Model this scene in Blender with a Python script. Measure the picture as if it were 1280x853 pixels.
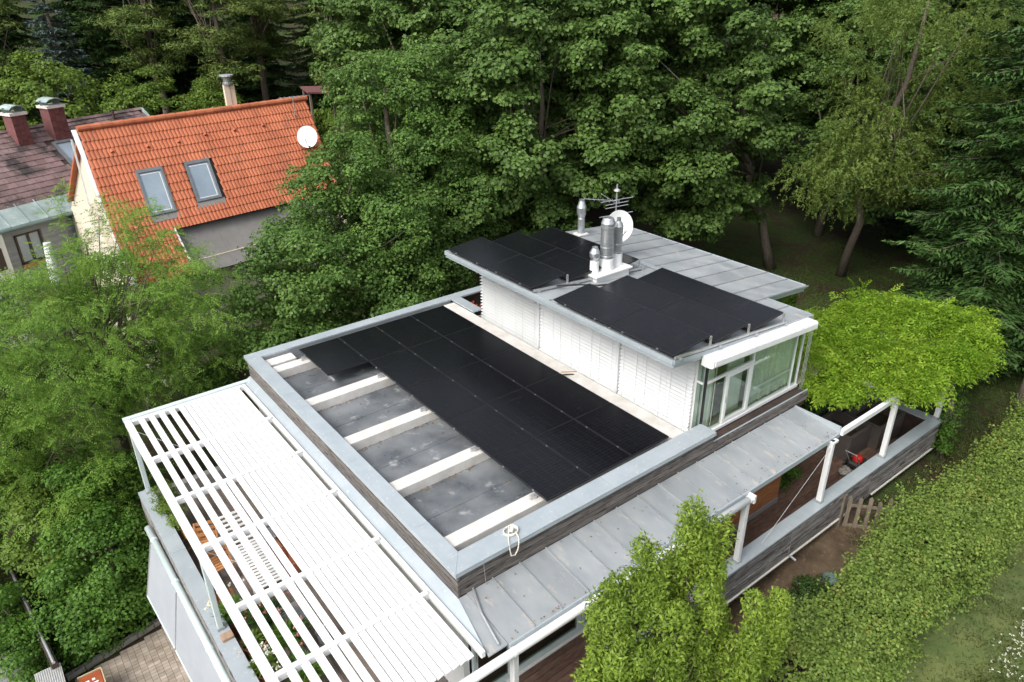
import bpy, math, random
import numpy as np
from mathutils import Vector, Matrix

for o in list(bpy.data.objects): bpy.data.objects.remove(o)
SC = bpy.context.scene
COL = SC.collection
R = math.radians

# ------------------------------------------------------------------ camera
cam = bpy.data.cameras.new('camera'); camo = bpy.data.objects.new('camera', cam); COL.objects.link(camo)
_yaw, _pit, _roll = 0.653371, 0.466339, -0.011528
_f = Vector((math.cos(_pit)*math.sin(_yaw), math.cos(_pit)*math.cos(_yaw), -math.sin(_pit)))
_r = Vector((math.cos(_yaw), -math.sin(_yaw), 0)); _u = _r.cross(_f)
_r2 = math.cos(_roll)*_r + math.sin(_roll)*_u; _u2 = -math.sin(_roll)*_r + math.cos(_roll)*_u
camo.matrix_world = Matrix(((_r2.x, _u2.x, -_f.x, -6.8687), (_r2.y, _u2.y, -_f.y, -7.9927), (_r2.z, _u2.z, -_f.z, 8.5258), (0, 0, 0, 1)))
cam.sensor_width = 36; cam.lens = 916.21/1280*36; cam.clip_start = 0.1; cam.clip_end = 2000
SC.camera = camo

# ------------------------------------------------------------------ sky, sun, exposure
SUN_EL, SUN_AZ = 47, 256          # compass angle the light comes from (0 = +Y, clockwise)
w = bpy.data.worlds.new('World'); SC.world = w; w.use_nodes = True
nt = w.node_tree; nt.nodes.clear()
sky = nt.nodes.new('ShaderNodeTexSky'); sky.sky_type = 'NISHITA'; sky.sun_disc = False
sky.sun_elevation = R(SUN_EL); sky.sun_rotation = R(SUN_AZ); sky.dust_density = 4.0; sky.air_density = 1.0; sky.ozone_density = 1.0
hs = nt.nodes.new('ShaderNodeHueSaturation'); hs.inputs['Saturation'].default_value = 0.35
bg = nt.nodes.new('ShaderNodeBackground'); bg.inputs['Strength'].default_value = 0.15
wo = nt.nodes.new('ShaderNodeOutputWorld')
nt.links.new(sky.outputs[0], hs.inputs['Color']); nt.links.new(hs.outputs[0], bg.inputs[0]); nt.links.new(bg.outputs[0], wo.inputs[0])
sl = bpy.data.lights.new('sun', 'SUN'); sl.energy = 1.15; sl.angle = R(24); sl.color = (1.0, 0.96, 0.9)
so = bpy.data.objects.new('sun', sl); COL.objects.link(so)
_az, _el = R(SUN_AZ), R(SUN_EL)
_d = Vector((math.sin(_az)*math.cos(_el), math.cos(_az)*math.cos(_el), math.sin(_el)))
so.rotation_euler = _d.to_track_quat('Z', 'Y').to_euler()
so.location = (-20, -10, 40)
vs = SC.view_settings; vs.view_transform = 'Standard'; vs.look = 'None'; vs.exposure = 0.78; vs.gamma = 1; vs.use_curve_mapping = False
SC.render.engine = 'CYCLES'
SC.cycles.use_denoising = True
SC.cycles.max_bounces = 6; SC.cycles.diffuse_bounces = 3; SC.cycles.glossy_bounces = 3; SC.cycles.transmission_bounces = 4; SC.cycles.transparent_max_bounces = 8
SC.cycles.caustics_reflective = False; SC.cycles.caustics_refractive = False

# ------------------------------------------------------------------ helpers
ORG = {}
def V(*a): return np.array(a, float)
def link(o, parent=None, loc=(0, 0, 0)):
    COL.objects.link(o)
    if parent is not None:
        o.parent = parent; po = ORG.get(parent.name, (0, 0, 0)); o.location = (loc[0]-po[0], loc[1]-po[1], loc[2]-po[2])
    else: o.location = loc
    ORG[o.name] = tuple(loc)
    return o
def tag(o, label=None, cat=None, group=None, kind=None):
    if label: o['label'] = label
    if cat: o['category'] = cat
    if group: o['group'] = group
    if kind: o['kind'] = kind
    return o
def root(name, loc, label, cat, group=None):
    o = bpy.data.objects.new(name, None); o.empty_display_size = 0.2
    link(o, None, loc); return tag(o, label, cat, group)
class MB:
    def __init__(s): s.v = []; s.f = []
    def add(s, vs, fs):
        b = len(s.v); s.v += [tuple(map(float, p)) for p in vs]; s.f += [tuple(b+i for i in f) for f in fs]; return s
    def box(s, x0, x1, y0, y1, z0, z1):
        return s.hexa([(x0, y0, z0), (x1, y0, z0), (x1, y1, z0), (x0, y1, z0), (x0, y0, z1), (x1, y0, z1), (x1, y1, z1), (x0, y1, z1)])
    def hexa(s, p):
        return s.add(p, [(3, 2, 1, 0), (4, 5, 6, 7), (0, 1, 5, 4), (1, 2, 6, 5), (2, 3, 7, 6), (3, 0, 4, 7)])
    def bbox(s, x0, x1, y0, y1, z0, z1, b=0.008):   # box with chamfered vertical-plan and top edges
        p = []
        for z, i in ((z0, 0), (z1-b, 0), (z1, b)):
            p += [(x0+i+b, y0+i, z), (x1-i-b, y0+i, z), (x1-i, y0+i+b, z), (x1-i, y1-i-b, z), (x1-i-b, y1-i, z), (x0+i+b, y1-i, z), (x0+i, y1-i-b, z), (x0+i, y0+i+b, z)]
        f = [tuple(range(7, -1, -1)), tuple(range(16, 24))]
        for k in (0, 8):
            for i in range(8): f.append((k+i, k+(i+1) % 8, k+8+(i+1) % 8, k+8+i))
        return s.add(p, f)
    def bar(s, p, q, wd, ht, up=(0, 0, 1)):     # rectangular bar from p to q
        p, q, up = V(*p), V(*q), V(*up); d = q-p; d = d/np.linalg.norm(d)
        sd = np.cross(d, up)
        if np.linalg.norm(sd) < 1e-4: sd = np.cross(d, V(1, 0, 0))
        sd /= np.linalg.norm(sd); u = np.cross(sd, d); a, b = sd*wd/2, u*ht/2
        return s.hexa([p-a-b, p+a-b, q+a-b, q-a-b, p-a+b, p+a+b, q+a+b, q-a+b])
    def tube(s, pts, r, n=8, cap=True):
        pts = [V(*p) for p in pts]; rs = r if hasattr(r, '__len__') else [r]*len(pts); b = len(s.v); k = len(pts)
        for i, p in enumerate(pts):
            d = pts[min(i+1, k-1)]-pts[max(i-1, 0)]; d = d/(np.linalg.norm(d)+1e-9)
            ref = V(0, 0, 1) if abs(d[2]) < 0.9 else V(1, 0, 0)
            a = np.cross(d, ref); a /= np.linalg.norm(a); c = np.cross(d, a)
            for j in range(n):
                t = 2*math.pi*j/n; s.v.append(tuple(p+rs[i]*(math.cos(t)*a+math.sin(t)*c)))
        for i in range(k-1):
            for j in range(n):
                s.f.append((b+i*n+j, b+i*n+(j+1) % n, b+(i+1)*n+(j+1) % n, b+(i+1)*n+j))
        if cap: s.f.append(tuple(b+j for j in range(n-1, -1, -1))); s.f.append(tuple(b+(k-1)*n+j for j in range(n)))
        return s
    def lathe(s, c, prof, n=20):
        return s.tube([(c[0], c[1], c[2]+z) for r, z in prof], [r for r, z in prof], n) if False else s._lathe(c, prof, n)
    def _lathe(s, c, prof, n):
        b = len(s.v)
        for r, z in prof:
            for j in range(n):
                t = 2*math.pi*j/n; s.v.append((c[0]+r*math.cos(t), c[1]+r*math.sin(t), c[2]+z))
        for i in range(len(prof)-1):
            for j in range(n): s.f.append((b+i*n+j, b+i*n+(j+1) % n, b+(i+1)*n+(j+1) % n, b+(i+1)*n+j))
        return s
    def mesh(s, name, mat, org=(0, 0, 0), smooth=False):
        m = bpy.data.meshes.new(name); m.from_pydata([(x-org[0], y-org[1], z-org[2]) for x, y, z in s.v], [], s.f)
        m.materials.append(mat)
        if smooth: m.polygons.foreach_set('use_smooth', [True]*len(m.polygons))
        m.update(); return m
    def build(s, name, mat, parent=None, org=None, smooth=False):
        o0 = ORG.get(parent.name, (0, 0, 0)) if (parent is not None and org is None) else (org or (0, 0, 0))
        o = bpy.data.objects.new(name, s.mesh(name, mat, o0, smooth)); return link(o, parent, o0)
def inst(name, mesh, parent, loc, rot=None, scale=None):
    o = bpy.data.objects.new(name, mesh); link(o, parent, loc)
    if rot is not None:
        if isinstance(rot, Matrix): o.rotation_mode = 'QUATERNION'; o.rotation_quaternion = rot.to_quaternion()
        else: o.rotation_euler = rot
    if scale is not None: o.scale = scale
    return o
def npmesh(name, verts, quads, mat):
    m = bpy.data.meshes.new(name); n = len(verts); k = len(quads)
    m.vertices.add(n); m.vertices.foreach_set('co', np.asarray(verts, np.float32).ravel())
    m.loops.add(k*4); m.loops.foreach_set('vertex_index', np.asarray(quads, np.int32).ravel())
    m.polygons.add(k); m.polygons.foreach_set('loop_start', np.arange(0, k*4, 4, dtype=np.int32)); m.polygons.foreach_set('loop_total', np.full(k, 4, np.int32))
    m.materials.append(mat); m.update(calc_edges=True); return m

# ------------------------------------------------------------------ materials
def newmat(name):
    m = bpy.data.materials.new(name); m.use_nodes = True; t = m.node_tree; t.nodes.clear()
    out = t.nodes.new('ShaderNodeOutputMaterial'); return m, t, out
class N:
    def __init__(s, t): s.t = t
    def __call__(s, typ, **k):
        n = s.t.nodes.new('ShaderNode'+typ)
        for a, v in k.items():
            if a.startswith('i_'):
                key = a[2:].replace('_', ' '); n.inputs[int(key) if key.isdigit() else key].default_value = v
            else: setattr(n, a, v)
        return n
    def l(s, a, b): s.t.links.new(a, b)
def ramp(n, fac, stops):
    r = n('ValToRGB'); cr = r.color_ramp
    while len(cr.elements) < len(stops): cr.elements.new(0.5)
    for e, (p, c) in zip(cr.elements, stops): e.position = p; e.color = (c[0], c[1], c[2], 1) if hasattr(c, '__len__') else (c, c, c, 1)
    n.l(fac, r.inputs[0]); return r.outputs[0]
def coords(n, kind='Object', scale=(1, 1, 1), rot=(0, 0, 0)):
    tc = n('TexCoord')
    if kind == 'World': src = n('NewGeometry').outputs['Position']
    else: src = tc.outputs[kind]
    mp = n('Mapping'); mp.inputs['Scale'].default_value = scale; mp.inputs['Rotation'].default_value = rot
    n.l(src, mp.inputs[0]); return mp.outputs[0]
def noise(n, co, sc, det=4, rough=0.55, dist=0):
    x = n('TexNoise'); x.inputs['Scale'].default_value = sc; x.inputs['Detail'].default_value = det; x.inputs['Roughness'].default_value = rough; x.inputs['Distortion'].default_value = dist
    n.l(co, x.inputs['Vector']); return x.outputs[0]
def mixc(n, f, a, b, mode='MIX'):
    m = n('Mix', data_type='RGBA', blend_type=mode)
    for i, s in ((0, f), (6, a), (7, b)):
        if hasattr(s, 'is_output'): n.l(s, m.inputs[i])
        else: m.inputs[i].default_value = s if i == 0 else (s[0], s[1], s[2], 1)
    return m.outputs[2]
def surf(name, c1, c2=None, scale=3, stretch=(1, 1, 1), rough=0.6, metal=0.0, spec=0.5, bump=0.0, bscale=40, spots=None, spot_scale=8, spot_thr=(0.62, 0.7), coord='World', island=0.0, r2=None, coat=0):
    """general weathered surface: two-tone noise, optional spots, fine bump, per-piece variation"""
    m, t, out = newmat(name); n = N(t); p = n('BsdfPrincipled'); n.l(p.outputs[0], out.inputs[0])
    co = coords(n, coord, stretch); f = noise(n, co, scale, 6, 0.62)
    c2 = c2 or c1
    col = ramp(n, f, [(0.3, c1), (0.7, c2)])
    if spots:
        g = noise(n, co, spot_scale, 5, 0.7); k = ramp(n, g, [(spot_thr[0], 0.0), (spot_thr[1], 1.0)]); col = mixc(n, k, col, spots)
    if island:
        ri = n('NewGeometry').outputs['Random Per Island']; oi = n('ObjectInfo').outputs['Random']
        ad = n('Math', operation='ADD'); n.l(ri, ad.inputs[0]); n.l(oi, ad.inputs[1]); fr = n('Math', operation='FRACT'); n.l(ad.outputs[0], fr.inputs[0])
        mr = n('MapRange'); mr.inputs[3].default_value = 1-island; mr.inputs[4].default_value = 1+island; n.l(fr.outputs[0], mr.inputs[0])
        hv = n('HueSaturation'); n.l(mr.outputs[0], hv.inputs['Value']); n.l(col, hv.inputs['Color']); col = hv.outputs[0]
    n.l(col, p.inputs['Base Color'])
    p.inputs['Metallic'].default_value = metal; p.inputs['Specular IOR Level'].default_value = spec
    if r2 is not None:
        rr = n('MapRange'); rr.inputs[1].default_value = .35; rr.inputs[2].default_value = .65; rr.inputs[3].default_value = rough; rr.inputs[4].default_value = r2; n.l(f, rr.inputs[0]); n.l(rr.outputs[0], p.inputs['Roughness'])
    else: p.inputs['Roughness'].default_value = rough
    if coat: p.inputs['Coat Weight'].default_value = coat
    if bump:
        b = n('Bump'); b.inputs['Strength'].default_value = bump; b.inputs['Distance'].default_value = 0.02
        n.l(noise(n, co, bscale, 4, 0.6), b.inputs['Height']); n.l(b.outputs[0], p.inputs['Normal'])
    return m
def leafmat(name, ca, cb, cc=None, trans=0.3, rough=0.5, dead=None, dead_frac=0.985, nscale=0.6):
    m, t, out = newmat(name); n = N(t)
    g = n('NewGeometry'); ri = g.outputs['Random Per Island']
    f = noise(n, coords(n, 'World'), nscale, 3)
    ad = n('Math', operation='MULTIPLY_ADD'); n.l(ri, ad.inputs[0]); ad.inputs[1].default_value = 0.55; 
    mm = n('Math', operation='MULTIPLY'); n.l(f, mm.inputs[0]); mm.inputs[1].default_value = 0.9; sb = n('Math', operation='SUBTRACT'); n.l(mm.outputs[0], sb.inputs[0]); sb.inputs[1].default_value = 0.2
    n.l(sb.outputs[0], ad.inputs[2])
    col = ramp(n, ad.outputs[0], [(0.1, ca), (0.5, cb), (0.9, cc or cb)])
    if dead:
        f2 = noise(n, coords(n, 'World'), 1.1, 2); s2 = n('Math', operation='MULTIPLY_ADD'); n.l(f2, s2.inputs[0]); s2.inputs[1].default_value = 0.5; n.l(ri, s2.inputs[2])
        k = ramp(n, s2.outputs[0], [(0, 0), (1, 1)]); gt = n('Math', operation='GREATER_THAN'); n.l(s2.outputs[0], gt.inputs[0]); gt.inputs[1].default_value = dead_frac; col = mixc(n, gt.outputs[0], col, dead)
    p = n('BsdfPrincipled'); p.inputs['Roughness'].default_value = rough; p.inputs['Specular IOR Level'].default_value = 0.22; n.l(col, p.inputs['Base Color'])
    tr = n('BsdfTranslucent'); br = n('Gamma'); br.inputs[1].default_value = 0.85; n.l(col, br.inputs[0]); n.l(br.outputs[0], tr.inputs[0])
    mx = n('MixShader'); mx.inputs[0].default_value = trans; n.l(p.outputs[0], mx.inputs[1]); n.l(tr.outputs[0], mx.inputs[2]); n.l(mx.outputs[0], out.inputs[0])
    return m
def glassmat(name, tint, refl=1.0, body=0.0, rough=0.02):
    m, t, out = newmat(name); n = N(t)
    tr = n('BsdfTransparent'); tr.inputs[0].default_value = (*tint, 1); gl = n('BsdfGlossy'); gl.inputs['Roughness'].default_value = rough
    lw_ = n('LayerWeight'); pw = n('Math', operation='POWER'); n.l(lw_.outputs['Facing'], pw.inputs[0]); pw.inputs[1].default_value = 3.5
    mu = n('Math', operation='MULTIPLY_ADD'); n.l(pw.outputs[0], mu.inputs[0]); mu.inputs[1].default_value = 0.55*refl; mu.inputs[2].default_value = 0.045*refl; mu.use_clamp = True
    mx = n('MixShader'); n.l(mu.outputs[0], mx.inputs[0]); n.l(tr.outputs[0], mx.inputs[1]); n.l(gl.outputs[0], mx.inputs[2])
    if body:
        df = n('BsdfDiffuse'); df.inputs[0].default_value = (0.6, 0.7, 0.72, 1); m2 = n('MixShader'); m2.inputs[0].default_value = body; n.l(mx.outputs[0], m2.inputs[1]); n.l(df.outputs[0], m2.inputs[2]); n.l(m2.outputs[0], out.inputs[0])
    else: n.l(mx.outputs[0], out.inputs[0])
    return m
def solarmat():
    m, t, out = newmat('solar_glass'); n = N(t); p = n('BsdfPrincipled'); n.l(p.outputs[0], out.inputs[0])
    tc = n('TexCoord').outputs['Object']
    br = n('TexBrick'); br.offset = 0; br.squash = 1
    for k, v in (('Scale', 1.0), ('Mortar Size', 0.0030), ('Mortar Smooth', 0.2), ('Brick Width', 0.1745), ('Row Height', 0.0835)): br.inputs[k].default_value = v
    br.inputs['Color1'].default_value = (0.0038, 0.004, 0.006, 1); br.inputs['Color2'].default_value = (0.005, 0.0055, 0.0075, 1); br.inputs['Mortar'].default_value = (0.017, 0.018, 0.022, 1)
    mp = n('Mapping'); mp.inputs['Location'].default_value = (0.52, 0.83, 0); n.l(tc, mp.inputs[0]); n.l(mp.outputs[0], br.inputs['Vector'])
    wc = coords(n, 'World'); d = noise(n, coords(n, 'World', (1, 6, 1)), 1.4, 6, 0.75, 0.6); k = ramp(n, d, [(0.58, 0.0), (0.78, 0.8)])
    d2 = noise(n, wc, 22, 5, 0.7); k2 = ramp(n, d2, [(0.64, 0.0), (0.74, 0.6)])
    c = mixc(n, k, br.outputs['Color'], (0.026, 0.027, 0.030)); c = mixc(n, k2, c, (0.03, 0.031, 0.033)); n.l(c, p.inputs['Base Color'])
    rr = n('MapRange'); rr.inputs[3].default_value = 0.16; rr.inputs[4].default_value = 0.34; n.l(d2, rr.inputs[0]); n.l(rr.outputs[0], p.inputs['Roughness'])
    p.inputs['Specular IOR Level'].default_value = 0.28
    return m

M = {}
M['zinc'] = surf('zinc_sheet', (0.29, 0.32, 0.34), (0.385, 0.405, 0.415), 1.9, stretch=(1.6, .7, 1), rough=0.42, r2=0.66, metal=0.25, spots=(0.50, 0.455, 0.40), spot_scale=3.2, spot_thr=(0.58, 0.70), bump=0.12, bscale=4, island=0.09)
M['coping'] = surf('zinc_coping', (0.37, 0.425, 0.46), (0.45, 0.50, 0.53), 2.2, rough=0.45, metal=0.2, spots=(0.62, 0.65, 0.66), spot_scale=14, spot_thr=(0.60, 0.70), island=0.04)
M['aged'] = surf('weathered_wood', (0.10, 0.083, 0.072), (0.26, 0.235, 0.22), 2.2, stretch=(1.2, 1.2, 14), rough=0.85, spots=(0.03, 0.025, 0.022), spot_scale=3, spot_thr=(0.52, 0.66), bump=0.4, bscale=20, island=0.3)
M['agedsilver'] = surf('silvered_wood', (0.16, 0.15, 0.145), (0.34, 0.325, 0.31), 1.6, stretch=(1.2, 1.2, 10), rough=0.85, spots=(0.045, 0.04, 0.037), spot_scale=1.7, spot_thr=(0.50, 0.64), bump=0.4, bscale=20, island=0.3)
M['white'] = surf('white_paint', (0.72, 0.735, 0.735), (0.82, 0.82, 0.815), 3, rough=0.45, spots=(0.52, 0.51, 0.46), spot_scale=7, spot_thr=(0.62, 0.82), island=0.06)
M['slat'] = surf('blind_enamel', (0.66, 0.68, 0.68), (0.72, 0.73, 0.73), 2, rough=0.35)
M['strip'] = surf('pale_concrete', (0.54, 0.515, 0.47), (0.72, 0.70, 0.67), 3, rough=0.8, spots=(0.40, 0.35, 0.29), spot_scale=7, spot_thr=(0.66, 0.80), bump=0.2)
M['membrane'] = surf('bitumen_membrane', (0.068, 0.077, 0.087), (0.23, 0.245, 0.255), 0.9, rough=0.25, r2=0.8, spots=(0.46, 0.46, 0.45), spot_scale=2.6, spot_thr=(0.58, 0.78), bump=0.15, bscale=30)
M['solar'] = solarmat()
M['black'] = surf('black_anodised', (0.012, 0.012, 0.014), (0.02, 0.02, 0.022), 5, rough=0.4)
M['alu'] = surf('aluminium', (0.52, 0.53, 0.54), (0.64, 0.65, 0.66), 8, rough=0.3, metal=0.7)
M['steel'] = surf('stainless_flue', (0.42, 0.44, 0.46), (0.60, 0.62, 0.63), 7, stretch=(1, 1, 4), rough=0.28, metal=0.75)
M['deck'] = surf('deck_wood', (0.085, 0.045, 0.032), (0.19, 0.115, 0.085), 2.5, stretch=(2, 9, 9), rough=0.7, island=0.25, bump=0.2)
M['siding'] = surf('larch_siding', (0.20, 0.075, 0.028), (0.40, 0.175, 0.07), 2.2, stretch=(1.5, 8, 14), rough=0.6, island=0.28, spots=(0.06, 0.03, 0.02), spot_scale=2.5, spot_thr=(0.58, 0.72))
M['deckgrey'] = surf('grey_deck_wood', (0.12, 0.095, 0.08), (0.23, 0.19, 0.165), 2.5, stretch=(9, 2, 9), rough=0.8, island=0.2)
M['paledeck'] = surf('pale_wood', (0.26, 0.17, 0.115), (0.38, 0.27, 0.19), 2.2, stretch=(8, 2, 8), rough=0.75, island=0.2)
M['glass'] = glassmat('window_glass', (0.88, 0.945, 0.90), 1.3)
M['darkglass'] = glassmat('tinted_glass', (0.55, 0.66, 0.60), 1.6)
M['skyglass'] = surf('skylight_glass', (0.22, 0.28, 0.34), (0.32, 0.39, 0.45), 0.8, rough=0.08, spec=1.0)
M['curtain'] = surf('curtain_cloth', (0.55, 0.58, 0.50), (0.68, 0.70, 0.62), 3, stretch=(6, 6, 0.6), rough=0.9)
M['plaster'] = surf('white_plaster', (0.70, 0.70, 0.68), (0.78, 0.78, 0.76), 2, rough=0.9)
M['floor'] = surf('floor_boards', (0.34, 0.30, 0.25), (0.44, 0.40, 0.34), 3, rough=0.5)
M['screen'] = surf('awning_cloth', (0.33, 0.355, 0.385), (0.37, 0.395, 0.425), 2, stretch=(1, 1, 1), rough=0.8, bump=0.05, bscale=200)
M['tube'] = surf('pale_green_enamel', (0.56, 0.66, 0.66), (0.64, 0.73, 0.73), 3, rough=0.35)
M['tile'] = surf('clay_tile', (0.38, 0.105, 0.046), (0.52, 0.165, 0.078), 0.8, rough=0.75, spots=(0.22, 0.085, 0.05), spot_scale=1.2, spot_thr=(0.56, 0.80), island=0.10, bump=0.15, bscale=30)
M['slate'] = surf('fibre_slate', (0.15, 0.095, 0.092), (0.26, 0.18, 0.178), 1.0, rough=0.8, spots=(0.045, 0.038, 0.036), spot_scale=0.8, spot_thr=(0.46, 0.62), island=0.2, bump=0.2)
M['verdigris'] = surf('verdigris_sheet', (0.22, 0.29, 0.28), (0.36, 0.44, 0.43), 1.5, rough=0.6, spots=(0.50, 0.55, 0.54), spot_scale=3, spot_thr=(0.55, 0.75), island=0.08)
M['greenmetal'] = surf('dark_green_metal', (0.10, 0.16, 0.15), (0.15, 0.21, 0.20), 4, rough=0.45)
M['cream'] = surf('cream_render', (0.62, 0.55, 0.42), (0.72, 0.66, 0.54), 1.2, rough=0.9, spots=(0.40, 0.36, 0.29), spot_scale=1.2, spot_thr=(0.6, 0.8))
M['greyboard'] = surf('grey_boarding', (0.24, 0.255, 0.275), (0.32, 0.335, 0.355), 2, stretch=(1, 1, 8), rough=0.8, island=0.1)
M['brick'] = surf('chimney_brick', (0.12, 0.045, 0.044), (0.18, 0.072, 0.07), 6, rough=0.85, island=0.2)
M['frame'] = surf('skylight_frame', (0.16, 0.18, 0.19), (0.22, 0.24, 0.25), 5, rough=0.4, metal=0.3)
M['greysheet'] = surf('grey_sheet', (0.20, 0.19, 0.185), (0.27, 0.26, 0.25), 1.5, rough=0.6)
M['darkwood'] = surf('dark_stained_wood', (0.035, 0.024, 0.02), (0.07, 0.045, 0.035), 4, rough=0.6)
M['rattan'] = surf('rattan', (0.055, 0.045, 0.04), (0.105, 0.088, 0.078), 30, stretch=(1, 1, 2), rough=0.8, bump=0.3, bscale=60)
M['soil'] = surf('soil', (0.030, 0.020, 0.014), (0.06, 0.042, 0.03), 5, rough=1.0, bump=0.5, bscale=12)
M['terracotta'] = surf('terracotta', (0.33, 0.11, 0.055), (0.46, 0.18, 0.10), 5, rough=0.85)
M['teak'] = surf('oiled_chair_wood', (0.36, 0.145, 0.05), (0.55, 0.26, 0.10), 4, stretch=(3, 3, 8), rough=0.55, island=0.15)
M['bark'] = surf('bark', (0.085, 0.068, 0.052), (0.20, 0.165, 0.13), 5, stretch=(3, 3, 0.8), rough=0.95, bump=0.8, bscale=9)
M['redplastic'] = surf('red_plastic', (0.45, 0.02, 0.015), (0.52, 0.03, 0.02), 5, rough=0.35)
M['blackplastic'] = surf('black_plastic', (0.02, 0.02, 0.02), (0.035, 0.035, 0.035), 5, rough=0.5)
M['galv'] = surf('galvanised', (0.32, 0.34, 0.35), (0.44, 0.46, 0.47), 6, rough=0.45, metal=0.4)
M['rust'] = surf('rust_red_lacquer', (0.26, 0.055, 0.02), (0.36, 0.09, 0.035), 3, rough=0.5)
M['brass'] = surf('pale_yellow_edge', (0.50, 0.42, 0.25), (0.58, 0.50, 0.32), 5, rough=0.5)
M['stone'] = surf('kerb_stone', (0.22, 0.20, 0.18), (0.36, 0.34, 0.31), 3, rough=0.9, island=0.2, bump=0.4)
M['paver'] = surf('paver', (0.26, 0.215, 0.17), (0.40, 0.345, 0.285), 2, rough=0.9, island=0.18, spots=(0.16, 0.14, 0.09), spot_scale=1.5, spot_thr=(0.55, 0.75), bump=0.2)
M['asphalt'] = surf('asphalt', (0.20, 0.20, 0.20), (0.27, 0.27, 0.265), 6, rough=0.95, bump=0.3)
M['fencewood'] = surf('fence_wood', (0.13, 0.105, 0.075), (0.24, 0.20, 0.15), 4, stretch=(3, 3, 1), rough=0.9, island=0.2)
M['cable'] = surf('white_cable', (0.70, 0.66, 0.56), (0.76, 0.72, 0.62), 5, rough=0.5)
M['petalred'] = leafmat('red_petal', (0.50, 0.03, 0.02), (0.65, 0.06, 0.03), (0.70, 0.20, 0.12))
M['petalpink'] = leafmat('pink_petal', (0.65, 0.20, 0.18), (0.70, 0.30, 0.28), (0.75, 0.45, 0.42))
M['petalwhite'] = leafmat('white_petal', (0.70, 0.70, 0.62), (0.78, 0.77, 0.70), (0.8, 0.78, 0.55))

# ------------------------------------------------------------------ ground
def sstep(a, b, x):
    t = np.clip((np.asarray(x, float)-a)/(b-a), 0, 1); return t*t*(3-2*t)
def gh(x, y):
    x = np.asarray(x, float); y = np.asarray(y, float)
    t = sstep(-1.5, 7.5, x+0.25*np.clip(y-9, 0, 40)*0.6)
    z = -6.0+2.35*t
    far = np.sqrt((x+6.9)**2+(y+8)**2)
    z = z+0.16*np.clip(far-42, 0, 200)+0.05*np.sin(x*0.9+1.3*y*0.4)*sstep(8, 12, x)
    return z
def gz(x, y): return float(gh(x, y))
def axis(lo, hi, clo, chi, d):
    a = list(np.arange(clo, chi+1e-6, d)); s = d
    while a[-1] < hi: s *= 1.35; a.append(a[-1]+s)
    s = d
    while a[0] > lo: s *= 1.35; a.insert(0, a[0]-s)
    return np.array(a)
gx = axis(-420, 420, -14, 30, 0.75); gy = axis(-420, 420, -10, 34, 0.75)
X, Y = np.meshgrid(gx, gy); Z = gh(X, Y)
nx, ny = len(gx), len(gy); idx = np.arange(nx*ny).reshape(ny, nx)
q = np.stack([idx[:-1, :-1], idx[:-1, 1:], idx[1:, 1:], idx[1:, :-1]], -1).reshape(-1, 4)
def groundmat():
    m, t, out = newmat('ground_cover'); n = N(t); p = n('BsdfPrincipled'); n.l(p.outputs[0], out.inputs[0]); co = coords(n, 'World')
    a = noise(n, co, 0.55, 5, 0.65); b = noise(n, co, 7, 5, 0.7)
    grass = ramp(n, b, [(0.3, (0.026, 0.042, 0.012)), (0.7, (0.060, 0.085, 0.026))]); earth = ramp(n, b, [(0.3, (0.028, 0.020, 0.013)), (0.7, (0.07, 0.052, 0.034))])
    k = ramp(n, a, [(0.47, 0.0), (0.60, 1.0)]); n.l(mixc(n, k, grass, earth), p.inputs['Base Color']); p.inputs['Roughness'].default_value = 1.0; p.inputs['Specular IOR Level'].default_value = 0.1
    bm = n('Bump'); bm.inputs['Strength'].default_value = 0.8; bm.inputs['Distance'].default_value = 0.06; n.l(noise(n, co, 14, 4), bm.inputs['Height']); n.l(bm.outputs[0], p.inputs['Normal'])
    return m
M['ground'] = groundmat()
tag(link(bpy.data.objects.new('ground', npmesh('ground', np.stack([X, Y, Z], -1).reshape(-1, 3), q, M['ground']))), kind='structure')

# mown, dry meadow beyond the hedge
def patch(name, x0, x1, y0, y1, d, mat, lift):
    a, b = np.meshgrid(np.arange(x0, x1+d/2, d), np.arange(y0, y1+d/2, d)); i = np.arange(a.size).reshape(a.shape); c = gh(a, b)+lift+.012*np.sin(a*4.1)*np.sin(b*3.7)
    return tag(link(bpy.data.objects.new(name, npmesh(name, np.stack([a, b, c], -1).reshape(-1, 3), np.stack([i[:-1, :-1], i[:-1, 1:], i[1:, 1:], i[1:, :-1]], -1).reshape(-1, 4), mat))), kind='structure')
M['meadow'] = surf('dry_meadow', (0.058, 0.098, 0.022), (0.13, 0.15, 0.048), 1.4, rough=1.0, bump=0.7, bscale=18, spots=(0.06, 0.085, 0.022), spot_scale=3.5, spot_thr=(0.50, 0.62))
patch('meadow', 0, 24, -16, -4.6, .5, M['meadow'], .03)
# bare soil strip between the terrace and the hedge
sxx = np.arange(-1.0, 9.01, .5); syy = np.arange(-3.5, -1.29, .275); SX, SY = np.meshgrid(sxx, syy); SX = SX+.12*np.sin(SY*5); SZ = gh(SX, SY)+.03+.03*np.sin(SX*3.1)*np.sin(SY*4.3)
si = np.arange(SX.size).reshape(SX.shape); sq = np.stack([si[:-1, :-1], si[:-1, 1:], si[1:, 1:], si[1:, :-1]], -1).reshape(-1, 4)
M['bed'] = surf('dry_soil', (0.050, 0.032, 0.020), (0.13, 0.092, 0.055), 2.5, rough=1.0, bump=0.8, bscale=16, spots=(0.20, 0.16, 0.085), spot_scale=9, spot_thr=(0.58, 0.70))
tag(link(bpy.data.objects.new('soil_bed', npmesh('soil_bed', np.stack([SX, SY, SZ], -1).reshape(-1, 3), sq, M['bed']))), kind='structure')
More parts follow.
